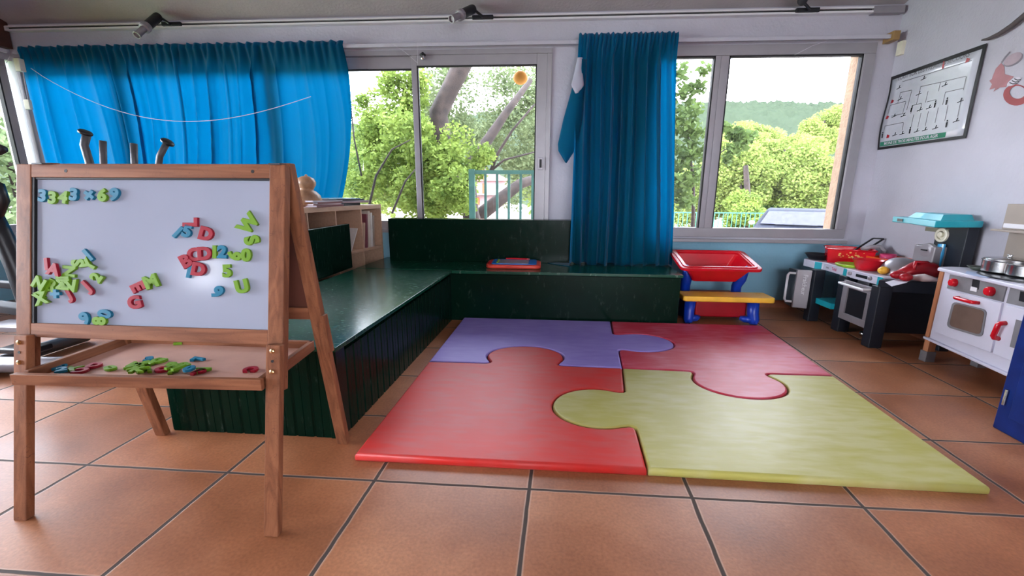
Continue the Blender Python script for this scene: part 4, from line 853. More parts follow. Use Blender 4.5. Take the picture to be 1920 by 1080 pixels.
# oven door: silver frame round a dark opening
ov = MB(); ox = 2.515
ov.box(ox, ox+.02, 3.39, 3.70, .13, .185); ov.box(ox, ox+.02, 3.39, 3.70, .40, .455); ov.box(ox, ox+.02, 3.645, 3.70, .185, .40); ov.box(ox, ox+.02, 3.39, 3.43, .185, .40)
ov = ov.build('oven_door', M['silver'], bk_, bevel=.002)
MB().box(ox+.012, ox+.016, 3.43, 3.645, .185, .40).build('oven_glass', M['black'], ov)
MB().tube([(ox, 3.68, .435), (ox-.055, 3.675, .435), (ox-.06, 3.66, .435), (ox-.06, 3.42, .435), (ox-.055, 3.405, .435), (ox, 3.40, .435)], .010, 8).build('oven_handle', M['white'], ov)
MB().box(ox+.02, 2.9, 3.40, 3.69, .13, .135).build('oven_floor', M['black'], bk_)
# silver fridge door standing open at the far end
A1, A2 = at_z(1529, 500, .47), Vector((2.46, 4.06, 0))
dv = MB(); dv.prism([(2.455, 4.03), (2.345, 4.075), (2.35, 4.10), (2.46, 4.06)], .11, .47); dv = dv.build('fridge_door', M['silver'], bk_, bevel=.006)
dd_ = Vector((.105, -.045, 0)).normalized(); mtext('Fraicheur', (2.392, 4.048, .43), (0, 0, -1), dd_, .05, M['white'], dv, 'lettering')
MB().prism([(2.35, 4.105), (2.36, 4.24), (2.46, 4.10), (2.42, 4.08)], .11, .46).build('fridge_side', M['gunmetal'], bk_, bevel=.004)
MB().tube([(2.35, 4.10, .43), (2.307, 4.12, .43), (2.295, 4.125, .41), (2.295, 4.125, .18), (2.307, 4.12, .16), (2.35, 4.10, .16)], .011, 8).build('fridge_handle', M['white'], dv)
# pillar and hood
WX = 2.99
pa, pb = at_x(1746, 428, WX, 4.0), at_x(1813, 428, WX, 3.5)
qa, qb = at_x(1737, 490, WX, 4.0), at_x(1800, 498, WX, 3.5)
zt_ = .93
MB().prism([(rx(qa.y)-.115, qa.y), (rx(qa.y)-.035, qa.y), (rx(qb.y)-.035, qb.y), (rx(qb.y)-.115, qb.y)], ZK, zt_).build('hood_pillar', M['darkplastic'], bk_, bevel=.006)
h0, h1, h2, h3 = at_z(1672, 416, zt_), at_z(1700, 419, zt_), at_z(1752, 427, zt_), at_z(1845, 427, zt_)
hood = [(h0.x, h0.y), (h1.x, h1.y), (h2.x, h2.y), (h3.x-.01, h3.y), (rx(h3.y)-.02, h3.y+.05), (rx(h0.y)-.02, h0.y+.02)]
for i, q in enumerate(hood):
    if q[0] > rx(q[1])-.02: hood[i] = (rx(q[1])-.02, q[1])
ho = MB().prism(hood, zt_, zt_+.045).build('hood', M['teal'], bk_, bevel=.006)
cxh = sum(q[0] for q in hood)/len(hood)+.05; cyh = sum(q[1] for q in hood)/len(hood)-.08
hn = len(hood); b = MB(); vs = [(cxh+(q[0]-cxh)*.72, cyh+(q[1]-cyh)*.72, zt_+.045) for q in hood]+[(cxh+(q[0]-cxh)*.60, cyh+(q[1]-cyh)*.60, zt_+.085) for q in hood]
b.add(vs, [(i, (i+1) % hn, hn+(i+1) % hn, hn+i) for i in range(hn)]+[tuple(hn+i for i in range(hn))]); b.build('hood_cap', M['teal'], bk_)
m_ = Vector(hood[0]).lerp(Vector(hood[1]), .55); e_ = (Vector(hood[1])-Vector(hood[0])).normalized()*.035; MB().prism([(m_.x-e_.x-.004, m_.y-e_.y), (m_.x+e_.x-.004, m_.y+e_.y), (m_.x+e_.x+.01, m_.y+e_.y), (m_.x-e_.x+.01, m_.y-e_.y)], zt_+.010, zt_+.032).build('hood_display', M['black'], ho)
def onP(px, py, d): return at_x(px, py, rx(3.7)-.115-d, 3.7)
c = onP(1768, 441, .0); b = MB(); b.lathe([(.052, 0), (.052, .016), (.044, .020), (.032, .018), (.032, .002)], c, (-1, 0, 0), n=26); b.build('clock_ring', M['cream'], bk_); MB().lathe([(.020, 0), (.020, .022), (.012, .026)], c+Vector((0, .006, .004)), (-1, 0, 0), n=14).build('clock_centre', M['cream'], bk_)
b = MB(); c = onP(1758, 430, 0); b.box(c.x-.006, c.x, c.y-.10, c.y+.10, c.z-.02, c.z+.01); b.build('label_strip', mat('dull khaki plastic', srgb(120, 115, 95), .5), bk_)
c = onP(1752, 475, 0); b = MB(); b.box(c.x-.09, c.x, c.y-.10, c.y+.08, c.z-.11, c.z+.06); cm = b.build('coffee_machine', M['silver'], bk_, bevel=.008)
c = onP(1744, 469, .06); MB().lathe([(.050, 0), (.054, .01), (.050, .035), (.02, .04)], c, (-1, -.25, .0), n=22).build('coffee_machine_lid', M['silver'], cm); MB().box(c.x-.052, c.x-.044, c.y-.03, c.y+.02, c.z-.004, c.z+.006).build('slot', M['black'], cm)
c = onP(1769, 475, .0); MB().lathe([(.022, -.12), (.026, 0), (.022, .07)], (c.x-.025, c.y, c.z), (0, 0, 1), n=14).build('water_tank', mat('blue translucent plastic', srgb(60, 150, 200), .1), cm)
# tap
t = thing('toy_tap', tuple(zk(1648, 488)), 'grey toy kitchen tap with curved spout on the black play kitchen', 'tap')
c = zk(1648, 486); b = MB(); b.tube([c, c+Vector((.02, 0, .08)), c+Vector((.03, .0, .125)), c+Vector((.005, .02, .155)), c+Vector((-.05, .05, .150)), c+Vector((-.10, .09, .115))], [.020, .017, .017, .018, .020, .024], 12); b.build('spout', M['silver'], t, smooth=True)
MB().lathe([(.04, 0), (.04, .012), (.024, .02)], c, n=18).build('base', M['silver'], t)
# ---- toys on the worktop
dep = lambda p: (p-CAM).length
def px_m(p): return abs((RC.transposed() @ (p-CAM)).z)/F
sq = thing('toy_basket', tuple(zk(1592, 492)), 'glossy red rectangular toy basket with gold print at the back of the black kitchen', 'basket')
a, c = zk(1551, 492), zk(1634, 498); a.z = c.z = ZK
u = (c-a); w_ = u.length; u.normalize(); vv = Vector((-u.y, u.x, 0));
if vv.x < 0: vv = -vv
TBk = Matrix(((u.x, vv.x, 0, a.x), (u.y, vv.y, 0, a.y), (0, 0, 1, ZK), (0, 0, 0, 1)))
def shell(b, W_, D_, H_, fl, th_, T, x0_=0, y0_=0):
    o0 = [(x0_, y0_), (x0_+W_, y0_), (x0_+W_, y0_+D_), (x0_, y0_+D_)]
    def ins(P, d): return [(P[0][0]+d, P[0][1]+d), (P[1][0]-d, P[1][1]+d), (P[2][0]-d, P[2][1]-d), (P[3][0]+d, P[3][1]-d)]
    rings = [(ins(o0, 0), 0), (ins(o0, -fl), H_), (ins(o0, -fl+th_), H_), (ins(o0, th_), th_)]
    vs = [T @ Vector((*q, z)) for P, z in rings for q in P]
    fs = [(k*4+i, k*4+(i+1) % 4, k*4+4+(i+1) % 4, k*4+4+i) for k in range(3) for i in range(4)]+[(3, 2, 1, 0), (12, 13, 14, 15)]
    return b.add(vs, fs)
shell(MB(), w_, .26, .125, .014, .005, TBk).build('body', M['red'], sq, bevel=.004)
rimb = MB(); fl = .018
for a_, b_ in (((-fl, -fl), (w_+fl, -fl)), ((w_+fl, -fl), (w_+fl, .26+fl)), ((w_+fl, .26+fl), (-fl, .26+fl)), ((-fl, .26+fl), (-fl, -fl))): rimb.tube([TBk @ Vector((*a_, .125)), TBk @ Vector((*b_, .125))], .007, 8)
rimb.build('rim', M['red'], sq, smooth=True)
r5 = random.Random(9); b = MB()
for k in range(26):
    x = .05+r5.random()*(w_-.12); z = .055+r5.random()*.045; s = .006+r5.random()*.012; b.add([TBk @ Vector((x, -.004-z*.11, z)), TBk @ Vector((x+s, -.004-z*.11, z+.002)), TBk @ Vector((x+s*.8, -.005-(z+s)*.11, z+s)), TBk @ Vector((x-.003, -.005-(z+s)*.11, z+s*.8))], [(0, 1, 2, 3)])
b.build('gold_print', mat('faded gold print', srgb(225, 165, 95), .4), sq)
hq = MB(); 
for k in (0, .075): hq.beam(TBk @ Vector((.20+k, .20, .10)), TBk @ Vector((.34+k, .30, .215)), .014, .012)
hq.beam(TBk @ Vector((.34, .30, .215)), TBk @ Vector((.415, .30, .215)), .014, .012); hq.build('carry_handle', M['black'], sq, bevel=.002)
def pan(px, py, r, h, m, label, z=ZK, nm='toy_pan', grp=None, fl=1.15):
    c = zk(px, py, z); c.z = z; t = thing(nm, tuple(c), label, 'pan' if 'pan' in nm else 'bowl', grp)
    MB().lathe([(r*.1, 0), (r*.8, .001), (r*.95, h*.4), (r*fl, h), (r*fl+.006, h+.002), (r*fl-.004, h-.002), (r*.88, h*.42), (r*.72, .008), (r*.05, .008)], c, n=28).build('body', m, t, smooth=True); return t, c
pan(1535, 486, .10, .05, M['black'], 'round black toy pan at the left end of the black kitchen worktop')
pan(1626, 506, .095, .085, M['red'], 'bright red round toy bowl at the front of the black kitchen worktop', nm='toy_bowl', fl=1.12)
c = zk(1598, 500); o = MB().lathe([(.02, .0), (.11, .002), (.125, .022), (.118, .026), (.10, .012), (.01, .010)], (c.x, c.y, ZK), n=26).build('toy_plate', M['lime'], smooth=True); tag(o, 'lime green toy plate left of the red bowl', 'plate')
c = zk(1655, 514); o = MB().ball((c.x, c.y, ZK+.030), .032, scale=(1.25, 1.0, .95)).build('toy_lemon', M['yellow'], smooth=True); tag(o, 'yellow toy lemon in front of the orange basket', 'toy food')
# orange basket with slots
a, c = zk(1622, 497), zk(1688, 511); a.z = c.z = ZK; u = (c-a); w_ = u.length; u.normalize(); vv = Vector((-u.y, u.x, 0)); vv = vv if vv.x > 0 else -vv
TO = Matrix(((u.x, vv.x, 0, a.x), (u.y, vv.y, 0, a.y), (0, 0, 1, ZK), (0, 0, 0, 1)))
ob = thing('toy_basket', tuple(a), 'orange slotted plastic toy basket behind the red bowl', 'basket')
shell(MB(), w_, .24, .085, .012, .005, TO).build('body', M['orange'], ob, bevel=.003)
b = MB()
for k in range(9): b.box(.03+k*(w_-.06)/9, .045+k*(w_-.06)/9, -.0125, -.004, .03, .068, TO)
b.build('slots', M['darkred'], ob)
# pink cup, colander, pink plate, black hob heap, red jug shapes
c = zk(1663, 489); t = thing('toy_cup', tuple(c), 'pink toy cup standing behind the orange basket', 'cup'); MB().lathe([(.045, 0), (.055, .07), (.060, .105), (.055, .105), (.045, .01), (.01, .01)], (c.x, c.y, ZK), n=22).build('body', M['pink'], t, smooth=True)
c = zk(1692, 494, ZK, .30); T = Matrix.Translation((c.x, c.y, ZK+.055)) @ Matrix.Rotation(.35, 4, 'X') @ Matrix.Rotation(-.25, 4, 'Y')
t = thing('toy_colander', (c.x, c.y, ZK), 'grey toy colander tipped upside down behind the orange basket', 'colander')
b = MB(); b.lathe([(.13, -.03), (.125, -.01), (.10, .03), (.06, .055), (.02, .062)], (0, 0, 0), n=26); b.v = [T @ v for v in b.v]; b.build('bowl', M['silver'], t, smooth=True)
b = MB(); b.tube([T @ Vector((.12, -.04, -.02)), T @ Vector((.20, -.10, -.035)), T @ Vector((.26, -.15, -.04))], [.014, .012, .010], 8); b.build('handle', M['silver'], t, smooth=True)
c = zk(1718, 492); o = MB().lathe([(.02, .03), (.07, .034), (.078, .05), (.07, .046), (.01, .04)], (c.x, c.y, ZK+.01), n=22).build('toy_plate', M['pink'], smooth=True); tag(o, 'pink toy plate leaning behind the grey colander', 'plate')
c = zk(1742, 505); t = thing('toy_pan', (c.x, c.y, ZK), 'black toy frying pan lying beside the hood pillar', 'pan'); MB().lathe([(.02, .03), (.11, .034), (.14, .060), (.135, .066), (.10, .046), (.01, .042)], (c.x, c.y, ZK-.01), n=28).build('body', M['black'], t, smooth=True); MB().tube([(c.x-.12, c.y+.02, ZK+.05), (c.x-.22, c.y+.14, ZK+.06)], [.012, .014], 8).build('handle', M['black'], t, smooth=True)
# red plastic toy vessel: a long lying jug
c0, c1 = zk(1690, 522), zk(1762, 514)
t = thing('toy_kettle', tuple(c0), 'dark red glossy toy kettle lying on its side at the right of the worktop', 'toy kettle')
b = MB(); b.tube([c0+Vector((-.02, .0, .035)), c0.lerp(c1, .15)+Vector((0, 0, .05)), c0.lerp(c1, .4)+Vector((0, .02, .062)), c0.lerp(c1, .75)+Vector((0, 0, .058)), c1+Vector((0, 0, .04))], [.030, .050, .066, .060, .03], 16); b.build('body', M['darkred'], t, smooth=True)
b = MB(); c = zk(1682, 525); b.ball((c.x, c.y, ZK+.038), .040, scale=(1.3, .9, .75)); c = zk(1697, 528); b.ball((c.x, c.y, ZK+.032), .036, scale=(1.2, .9, .8)); b.build('spout', M['darkred'], t, smooth=True)
b = MB(); b.tube([c0+Vector((.05, -.03, .07)), c0.lerp(c1, .3)+Vector((-.02, -.02, .125)), c0.lerp(c1, .6)+Vector((0, 0, .12)), c0.lerp(c1, .8)+Vector((0, 0, .08))], .012, 8); b.build('handle', M['darkred'], t, smooth=True)
b = MB(); P_ = [(1660, 529), (1672, 537), (1700, 530), (1716, 521), (1700, 517), (1680, 524)]
b.add([Vector((*zk(x, y, ZK+.004).xy, ZK+.004)) for x, y in P_], [(0, 1, 2, 3, 4, 5)]); o = b.build('paper_sheet', M['paper'], solid=.002); tag(o, 'white crumpled paper sheet hanging over the worktop edge', 'paper')
c = zk(1735, 528); b = MB(); b.tube([zk(1706, 525)+Vector((0, 0, .02)), zk(1730, 528)+Vector((0, 0, .028)), zk(1758, 530)+Vector((0, 0, .018))], [.016, .030, .012], 12); o = b.build('toy_fish', mat('pale pink white rubber', srgb(205, 190, 190), .4), smooth=True); tag(o, 'pale long toy fish lying below the dark red kettle', 'toy food')
c = at_z(1618, 630, 0); o = MB().lathe([(.022, 0), (.03, .012), (.03, .03), (.018, .04)], (c.x, c.y, 0), n=14).build('toy_jar', M['steel'], smooth=True); tag(o, 'small shiny metal toy jar on the floor between the kitchen legs', 'jar')
# ------------------------------------------------------------------ white play kitchen
wk = thing('play_kitchen', (2.86, 2.55, 0), 'white wooden play kitchen with red knobs and handles at the right edge', 'toy kitchen')
KA, KB = Vector((2.70, 3.05, 0)), Vector((2.615, 2.43, 0)); kd = (KB-KA).normalized(); kn = Vector((kd.y, -kd.x, 0)); kn = kn if kn.x < 0 else -kn
def KP(px, py, d=0):
    o_ = KA+kn*d; r = ray(px, py); t = (o_-CAM).dot(kn)/r.dot(kn); return CAM+r*t
def kpan(pts, d0, d1, nm, m, par=None, bev=.002):
    n = len(pts); A = [KP(x, y, d1) for x, y in pts]; vs = A+[v-kn*(d1-d0) for v in A]
    b = MB(); b.add(vs, [tuple(range(n)), tuple(range(2*n-1, n-1, -1))]+[(i, (i+1) % n, n+(i+1) % n, n+i) for i in range(n)]); return b.build(nm, m, par or wk, bevel=bev)
KC = KA+kd*1.25; ZW = .668
def kq(s, back): p = KA+kd*s-kn*back; return (min(p.x, rx(p.y)-.03), p.y)
MB().prism([kq(.0, .004), kq(.87, .004), kq(.87, .40), kq(.0, .36)], .178, ZW-.022).build('body', M['kwhite'], wk, bevel=.003)
b = MB(); pts = [kq(-.03, -.02), kq(.87, -.02), kq(.87, .40), kq(-.06, .37), kq(-.10, .10), kq(-.07, .02)]; b.prism(pts, ZW-.022, ZW); b.build('worktop', M['kwhite'], wk, bevel=.005)
b = MB(); pts = [kq(-.03, -.015), kq(.87, -.015), kq(.87, .38), kq(-.05, .36)]; b.prism(pts, .162, .178); b.build('base_board', M['kwhite'], wk, bevel=.003)
kpan([(1780.5, 514.5), (1887, 536.5), (1879, 566), (1775, 540.5)], -.004, .004, 'control_panel', M['darkgrey']); kpan([(1894, 538.5), (1960, 552), (1953, 583), (1886, 568)], -.004, .004, 'control_panel', M['darkgrey'])
od = kpan([(1774, 543), (1878, 568), (1857, 661), (1752, 622)], -.004, .008, 'oven_door', M['kwhite'])
fd = kpan([(1885, 571), (1948, 588), (1935, 692), (1862, 663)], -.004, .008, 'cupboard_door', M['kwhite'])
def rpoly(c4, t=.16, n=5):
    out = []
    for i in range(4):
        p, q, r_ = Vector(c4[i-1]), Vector(c4[i]), Vector(c4[(i+1) % 4])
        a = q.lerp(p, t); c = q.lerp(r_, t)
        for k in range(n+1): f = k/n; out.append(tuple(a.lerp(q, f).lerp(q.lerp(c, f), f)))
    return out
kpan(rpoly([(1786, 565), (1850, 581), (1841, 633), (1774, 613)]), .0, .012, 'window_trim', M['darkgrey'], od, 0)
kpan(rpoly([(1789.5, 568.5), (1846, 583), (1837.5, 628), (1779, 610.5)]), .0, .0135, 'window_pane', mat('smoky oven window', srgb(112, 92, 82), .15), od, 0)
for px, py, r in ((1791, 530, .026), (1859.5, 546.5, .028)):
    c = KP(px, py, .004); MB().lathe([(r, 0), (r*1.0, .018), (r*.8, .028), (r*.3, .030)], c, kn, n=28).build('knob', M['red'], wk, bevel=.002)
c = kpan([(1824, 523), (1836.5, 526), (1834, 543), (1821, 540)], .0, .006, 'timer_sticker', M['black'], None, 0); kpan([(1820.5, 537), (1832, 540), (1830.5, 547.5), (1818.5, 544.5)], .0, .0075, 'timer_sticker', M['white'], None, 0)
kpan([(1913, 546), (1932, 550), (1930, 569), (1910, 564)], .0, .006, 'timer_sticker', M['black'], None, 0)
def khandle(a, c, nm, par, r=.009): A, B = KP(*a, .008), KP(*c, .008); k = kn*.032; MB().tube([A, A+k*.8+(B-A)*.04, A+k+(B-A)*.12, B+k-(B-A)*.12, B+k*.8-(B-A)*.04, B], r, 10).build(nm, M['red'], par, smooth=True)
khandle((1798, 558), (1836, 568), 'handle', od, .011); khandle((1886, 606), (1873, 635), 'handle', fd, .013)
kpan([(1905, 599), (1952, 612), (1945, 668), (1893, 650)], .0, .011, 'door_inset', M['darkgrey'], fd, 0)
def kleg(s, back, feet=True):
    x, y = kq(s, back); MB().box(x-.025, x+.025, y-.02, y+.02, .06, .175).build('leg', M['kwood'], wk, bevel=.003); MB().box(x-.032, x+.032, y-.027, y+.027, 0, .075).build('foot', M['darkgrey'], wk, bevel=.003)
kleg(-.02, -.0+.03); kleg(.02, .31); kleg(.82, .03); kleg(.82, .31)
x, y = kq(-.015, .008); MB().box(x-.014, x+.014, y-.014, y+.014, .178, ZW-.022).build('corner_post', M['kwood'], wk, bevel=.003)
# upright back board with shelf
bx_ = lambda y, d: rx(y)-d
def bw(y0_, y1_, z0_, z1_, d0, d1, nm, m): return MB().prism([(bx_(y0_, d1), y0_), (bx_(y1_, d1), y1_), (bx_(y1_, d0), y1_), (bx_(y0_, d0), y0_)], z0_, z1_).build(nm, m, wk, bevel=.002)
p1_ = at_x(1893, 382, rx(3)-.10, 3.0); p2_ = at_x(1880, 430, rx(3)-.10, 3.0); p3_ = at_x(1878, 490, rx(3)-.06, 3.0)
bw(1.9, p1_.y, p2_.z, p1_.z, .03, .11, 'upper_cabinet_side', M['greige']); bw(1.9, p1_.y+.03, p2_.z-.012, p2_.z+.002, .03, .15, 'upper_shelf', M['greige'])
bw(1.9, p1_.y-.02, p2_.z+.012, p2_.z+.04, .10, .125, 'shelf_rail', M['white'])
bw(p3_.y-.24, p3_.y, ZW, p2_.z, .03, .06, 'back_upright', M['greige'])
bw(2.62, p3_.y-.20, ZW, ZW+.02, .028, .055, 'back_strip', M['greige'])
# things on the white kitchen
c = zk(1900, 515, ZW, .24); b = MB(); hb = MB().lathe([(.16, 0), (.16, .008), (.15, .010)], (c.x-.0, c.y-.06, ZW), n=30, sy=1.4).build('hob', M['black'], wk)
c = zk(1886, 511, ZW+.01, .20); t = thing('toy_saucepan', (c.x, c.y, ZW+.01), 'shiny steel toy saucepan with lid on the white kitchen hob', 'saucepan')
MB().lathe([(.10, 0), (.112, .01), (.112, .075), (.118, .080), (.112, .083)], (c.x, c.y, ZW+.01), n=30).build('body', M['steel'], t, smooth=False, bevel=.002)
MB().lathe([(.112, .083), (.10, .090), (.05, .097), (.012, .098), (.010, .108), (.016, .114), (.004, .118)], (c.x, c.y, ZW+.01), n=28).build('lid', M['steel'], t, smooth=True)
MB().tube([(c.x-.06, c.y-.10, ZW+.065), (c.x-.07, c.y-.14, ZW+.068), (c.x-.02, c.y-.15, ZW+.068), (c.x-.0, c.y-.11, ZW+.065)], .005, 8).build('handle', M['steel'], t)
c = zk(1930, 513, ZW+.01, .2); t = thing('toy_saucepan', (c.x, c.y, ZW+.01), 'second dark steel toy saucepan cut off by the right picture edge', 'saucepan')
MB().lathe([(.09, 0), (.10, .01), (.10, .07), (.106, .074)], (c.x, c.y, ZW+.01), n=28).build('body', M['steel'], t, bevel=.002)
c = zk(1835, 507, ZW, .1); o = MB().lathe([(.02, 0), (.035, .003), (.060, .026), (.056, .026), (.03, .007), (.005, .006)], (c.x, c.y, ZW), n=24).build('toy_bowl', mat('dark olive green plastic', srgb(70, 78, 68), .4), smooth=True); tag(o, 'small dark olive toy bowl left of the steel saucepan', 'bowl')
P_ = [(1813, 508), (1838, 512), (1861, 519), (1850, 521), (1826, 517), (1810, 512)]
b = MB(); b.add([Vector((*at_z(x, y, ZW+.003).xy, ZW+.003)) for x, y in P_], [tuple(range(6))]); o = b.build('leaflet', mat('pale blue print paper', srgb(170, 185, 215), .6), solid=.002); tag(o, 'pale blue leaflet lying at the front of the white kitchen worktop', 'paper')
# ------------------------------------------------------------------ navy cabinet at the right edge
nc = thing('cabinet', (2.6, 1.8, 0), 'navy blue painted cabinet with a silver hinge cut off by the right picture edge', 'cabinet')
MB().prism([(2.302, 2.15), (2.262, 1.35), (2.80, 1.33), (2.84, 2.14)], 0, .72).build('body', M['blueCab'], nc, bevel=.004)
MB().prism([(2.292, 2.085), (2.258, 1.37), (2.264, 1.37), (2.300, 2.085)], .085, .70).build('door', M['blueCab'], nc, bevel=.003)
q = at_x(1885, 742, 2.296, 2.1); MB().tube([(2.291, q.y-.006, q.z-.045), (2.291, q.y-.006, q.z+.035)], .006, 8).build('hinge', M['steel'], nc)
# ------------------------------------------------------------------ exercise machine behind the easel
xm = thing('exercise_machine', (-2.9, 2.5, 0), 'dark grey exercise machine with upright handles half hidden behind the easel', 'exercise machine')
def Y(px, py, y): return at_y(px, py, y)
for pts, cp, r in (([(170, 360), (168, 305), (158, 272), (163, 252)], (160, 249), .017), ([(297, 360), (298, 305), (300, 292), (312, 270)], (314, 267), .014)):
    b = MB(); pp = [Y(*p, 2.55) for p in pts]; pp.insert(0, Vector((pp[0].x-.02, 2.5, .30))); b.tube(pp, r*1.25, 12); b.build('handle_bar', M['gunmetal'], xm, smooth=True)
    c = Y(*cp, 2.55); d = (pp[-1]-pp[-2]).normalized(); MB().lathe([(.020, -.014), (.034, -.006), (.036, .004), (.028, .012), (.01, .016)], c, d, n=20).build('end_cap', M['black'], xm, smooth=True)
for px, t_ in ((193, 264), (251, 269)):
    b = MB(); b.tube([Y(px+2, 360, 2.55)-Vector((0, 0, .7)), Y(px+1, 305, 2.55), Y(px, t_, 2.55)], .018, 10); b.build('upright_rod', M['gunmetal'], xm, smooth=True)
b = MB(); b.tube([Y(-60, 300, 2.4), Y(-30, 282, 2.4), Y(-8, 280, 2.4), Y(8, 280, 2.4)], [.02, .03, .038, .02], 14); b.build('grip', M['black'], xm, smooth=True)
b = MB(); b.tube([Y(-30, 340, 2.4), Y(-4, 350, 2.4), Y(4, 376, 2.4), Y(-6, 400, 2.4), Y(-30, 410, 2.4)], .034, 12); b.build('grip', M['black'], xm, smooth=True)
b = MB(); b.tube([Y(-20, 395, 2.4), Y(6, 445, 2.4), Y(30, 500, 2.4), Y(50, 560, 2.4), Y(90, 600, 2.4)], .05, 10); b.build('arm', M['black'], xm, smooth=True)
b = MB(); b.lathe([(.05, -.05), (.20, -.045), (.21, 0), (.20, .045), (.05, .05)], (-2.75, 2.62, .26), (0, 1, .1), n=30); b.build('flywheel_housing', M['black'], xm, smooth=False, bevel=.006)
b = MB(); b.tube([(-3.9, 2.25, .07), (-3.2, 2.30, .07), (-2.2, 2.42, .06)], .05, 14); b.build('base_tube', M['silver'], xm, smooth=True)
MB().tube([(-3.5, 2.05, .05), (-3.5, 2.9, .05)], .045, 12).build('foot_bar', M['gunmetal'], xm, smooth=True); b = MB(); b.tube([(-2.3, 2.25, .05), (-2.3, 2.9, .05)], .04, 12); b.build('foot_bar', M['gunmetal'], xm, smooth=True)
b = MB(); b.beam((-3.7, 2.45, .42), (-2.4, 2.6, .22), .10, .05); b.beam((-3.8, 2.5, .55), (-2.9, 2.7, .45), .06, .04); b.build('crank_arm', M['gunmetal'], xm, bevel=.006)
for x, y, z in ((-3.05, 2.2, .22), (-2.6, 2.3, .17), (-3.45, 2.3, .30)):
    MB().box(x-.12, x+.10, y-.06, y+.06, z-.015, z+.02, None).build('pedal', M['black'], xm, bevel=.01)
MB().box(-3.4, -3.15, 2.25, 2.4, .30, .335, None).build('seat_rail', M['silver'], xm, bevel=.006)
MB().box(-3.30, -2.35, 2.45, 2.62, .34, .50).build('frame_cover', M['darkplastic'], xm, bevel=.02)
# ------------------------------------------------------------------ outside
GZ = -.8
def leafmat(name, c1, c2, trans=.35):
    m, nt, p = newmat(name); L = nt.links.new
    g = N(nt, 'ShaderNodeNewGeometry'); wn = N(nt, 'ShaderNodeTexNoise'); wn.inputs['Scale'].default_value = 3.5; wn.inputs['Detail'].default_value = 8; wn.inputs['Roughness'].default_value = .8
    L(g.outputs['Position'], wn.inputs['Vector']); cr = N(nt, 'ShaderNodeValToRGB'); cr.color_ramp.elements[0].position = .33; cr.color_ramp.elements[0].color = c1; cr.color_ramp.elements[1].position = .62; cr.color_ramp.elements[1].color = c2
    L(wn.outputs[0], cr.inputs[0]); L(cr.outputs[0], p.inputs['Base Color']); p.inputs['Roughness'].default_value = .6; p.inputs['Specular IOR Level'].default_value = (.0 if trans == 0 else .1)
    t = N(nt, 'ShaderNodeBsdfTranslucent'); L(cr.outputs[0], t.inputs[0]); mx = N(nt, 'ShaderNodeMixShader'); mx.inputs[0].default_value = trans
    L(p.outputs[0], mx.inputs[1]); L(t.outputs[0], mx.inputs[2]); L(mx.outputs[0], nt.nodes['Material Output'].inputs[0]); return m
M['leafA'] = leafmat('fresh green leaves', srgb(62, 88, 34), srgb(140, 158, 76)); M['leafB'] = leafmat('grey green leaves', srgb(62, 76, 50), srgb(122, 134, 94))
M['leafC'] = leafmat('spring yellow green leaves', srgb(92, 116, 50), srgb(142, 154, 84)); M['leafD'] = leafmat('dark green round leaves', srgb(38, 58, 32), srgb(98, 118, 62))
M['bark'] = mat('grey brown bark', srgb(48, 38, 33), .9, var=.3, scale=9, bump=.6, bscale=18)
M['gravel'] = mat('pale pinkish gravel yard', srgb(150, 138, 130), .95, var=.08, scale=3)
M['grass'] = mat('grass verge', srgb(120, 150, 70), .95, var=.25, scale=3)
def leaves(b, c, rad, n, size, rnd_, flat=.55):
    for _ in range(n):
        d = Vector((rnd_.gauss(0, 1), rnd_.gauss(0, 1), rnd_.gauss(0, 1))).normalized()*(rnd_.random()**.45)
        p = c+Vector((d.x*rad[0], d.y*rad[1], d.z*rad[2])); s = size*(.6+.8*rnd_.random())
        a = Vector((rnd_.gauss(0, 1), rnd_.gauss(0, 1), rnd_.gauss(0, flat))).normalized(); q = a.orthogonal().normalized(); q = (q*math.cos(6*rnd_.random())+a.cross(q)*math.sin(6*rnd_.random()))
        if abs(q.z) > .8: q = a.cross(q)
        w_ = a.cross(q).normalized()
        n0 = len(b.v); b.v += [p-a*s*.6, p+w_*s*.34-a*s*.05, p+a*s*.6, p-w_*s*.34-a*s*.05]; b.f.append((n0, n0+1, n0+2, n0+3))
def tree(name, base, label, clusters, size, lm, trunks, group=None, seed=1):
    """clusters: (px, py, depth y, radius in px, leaf count)"""
    t = thing(name, base, label, 'tree', group); rn = random.Random(seed); b = MB()
    for px, py, y, r, n in clusters:
        c = at_y(px, py, y); R = r*y/F*1.0; leaves(b, c, (R*1.1, R, R), n, size, rn)
    b.build('foliage', lm, t)
    if trunks:
        b = MB()
        for pts, r in trunks: b.tube([at_y(*p) for p in pts], r, 9)
        b.build('trunk', M['bark'], t, smooth=True)
    return t
yard = MB(); yard.add([(-60, YF+.25, GZ), (70, YF+.25, GZ), (90, 45, GZ), (-90, 45, GZ)], [(0, 1, 2, 3)]); o = struct(yard.build('ground_outside', M['gravel']))
ow = MB(); ow.box(-6.1, 6, YF+.25, YF+.26, GZ, 0); struct(ow.build('wall_outside', mat('beige roughcast render', srgb(150, 124, 100), .95, var=.1, scale=14, bump=.8, bscale=40)))
cl_m = bpy.data.materials['beige roughcast render']
struct(MB().box(2.935, 3.6, YF+.08, YF+.27, GZ, 2.7).build('wall_outside_pier', cl_m))
# left side yard
yl = MB(); yl.add([(-60, -40, GZ), (lx(0)-.3, -40, GZ), (lx(4)-.3, YF+.25, GZ), (-60, YF+.25, GZ)], [(0, 1, 2, 3)]); struct(yl.build('ground_outside_left', M['grass']))
yb_ = MB(); yb_.add([(-40, -40, GZ), (40, -40, GZ), (40, YB-.3, GZ), (-40, YB-.3, GZ)], [(0, 1, 2, 3)]); struct(yb_.build('ground_outside_back', M['gravel']))
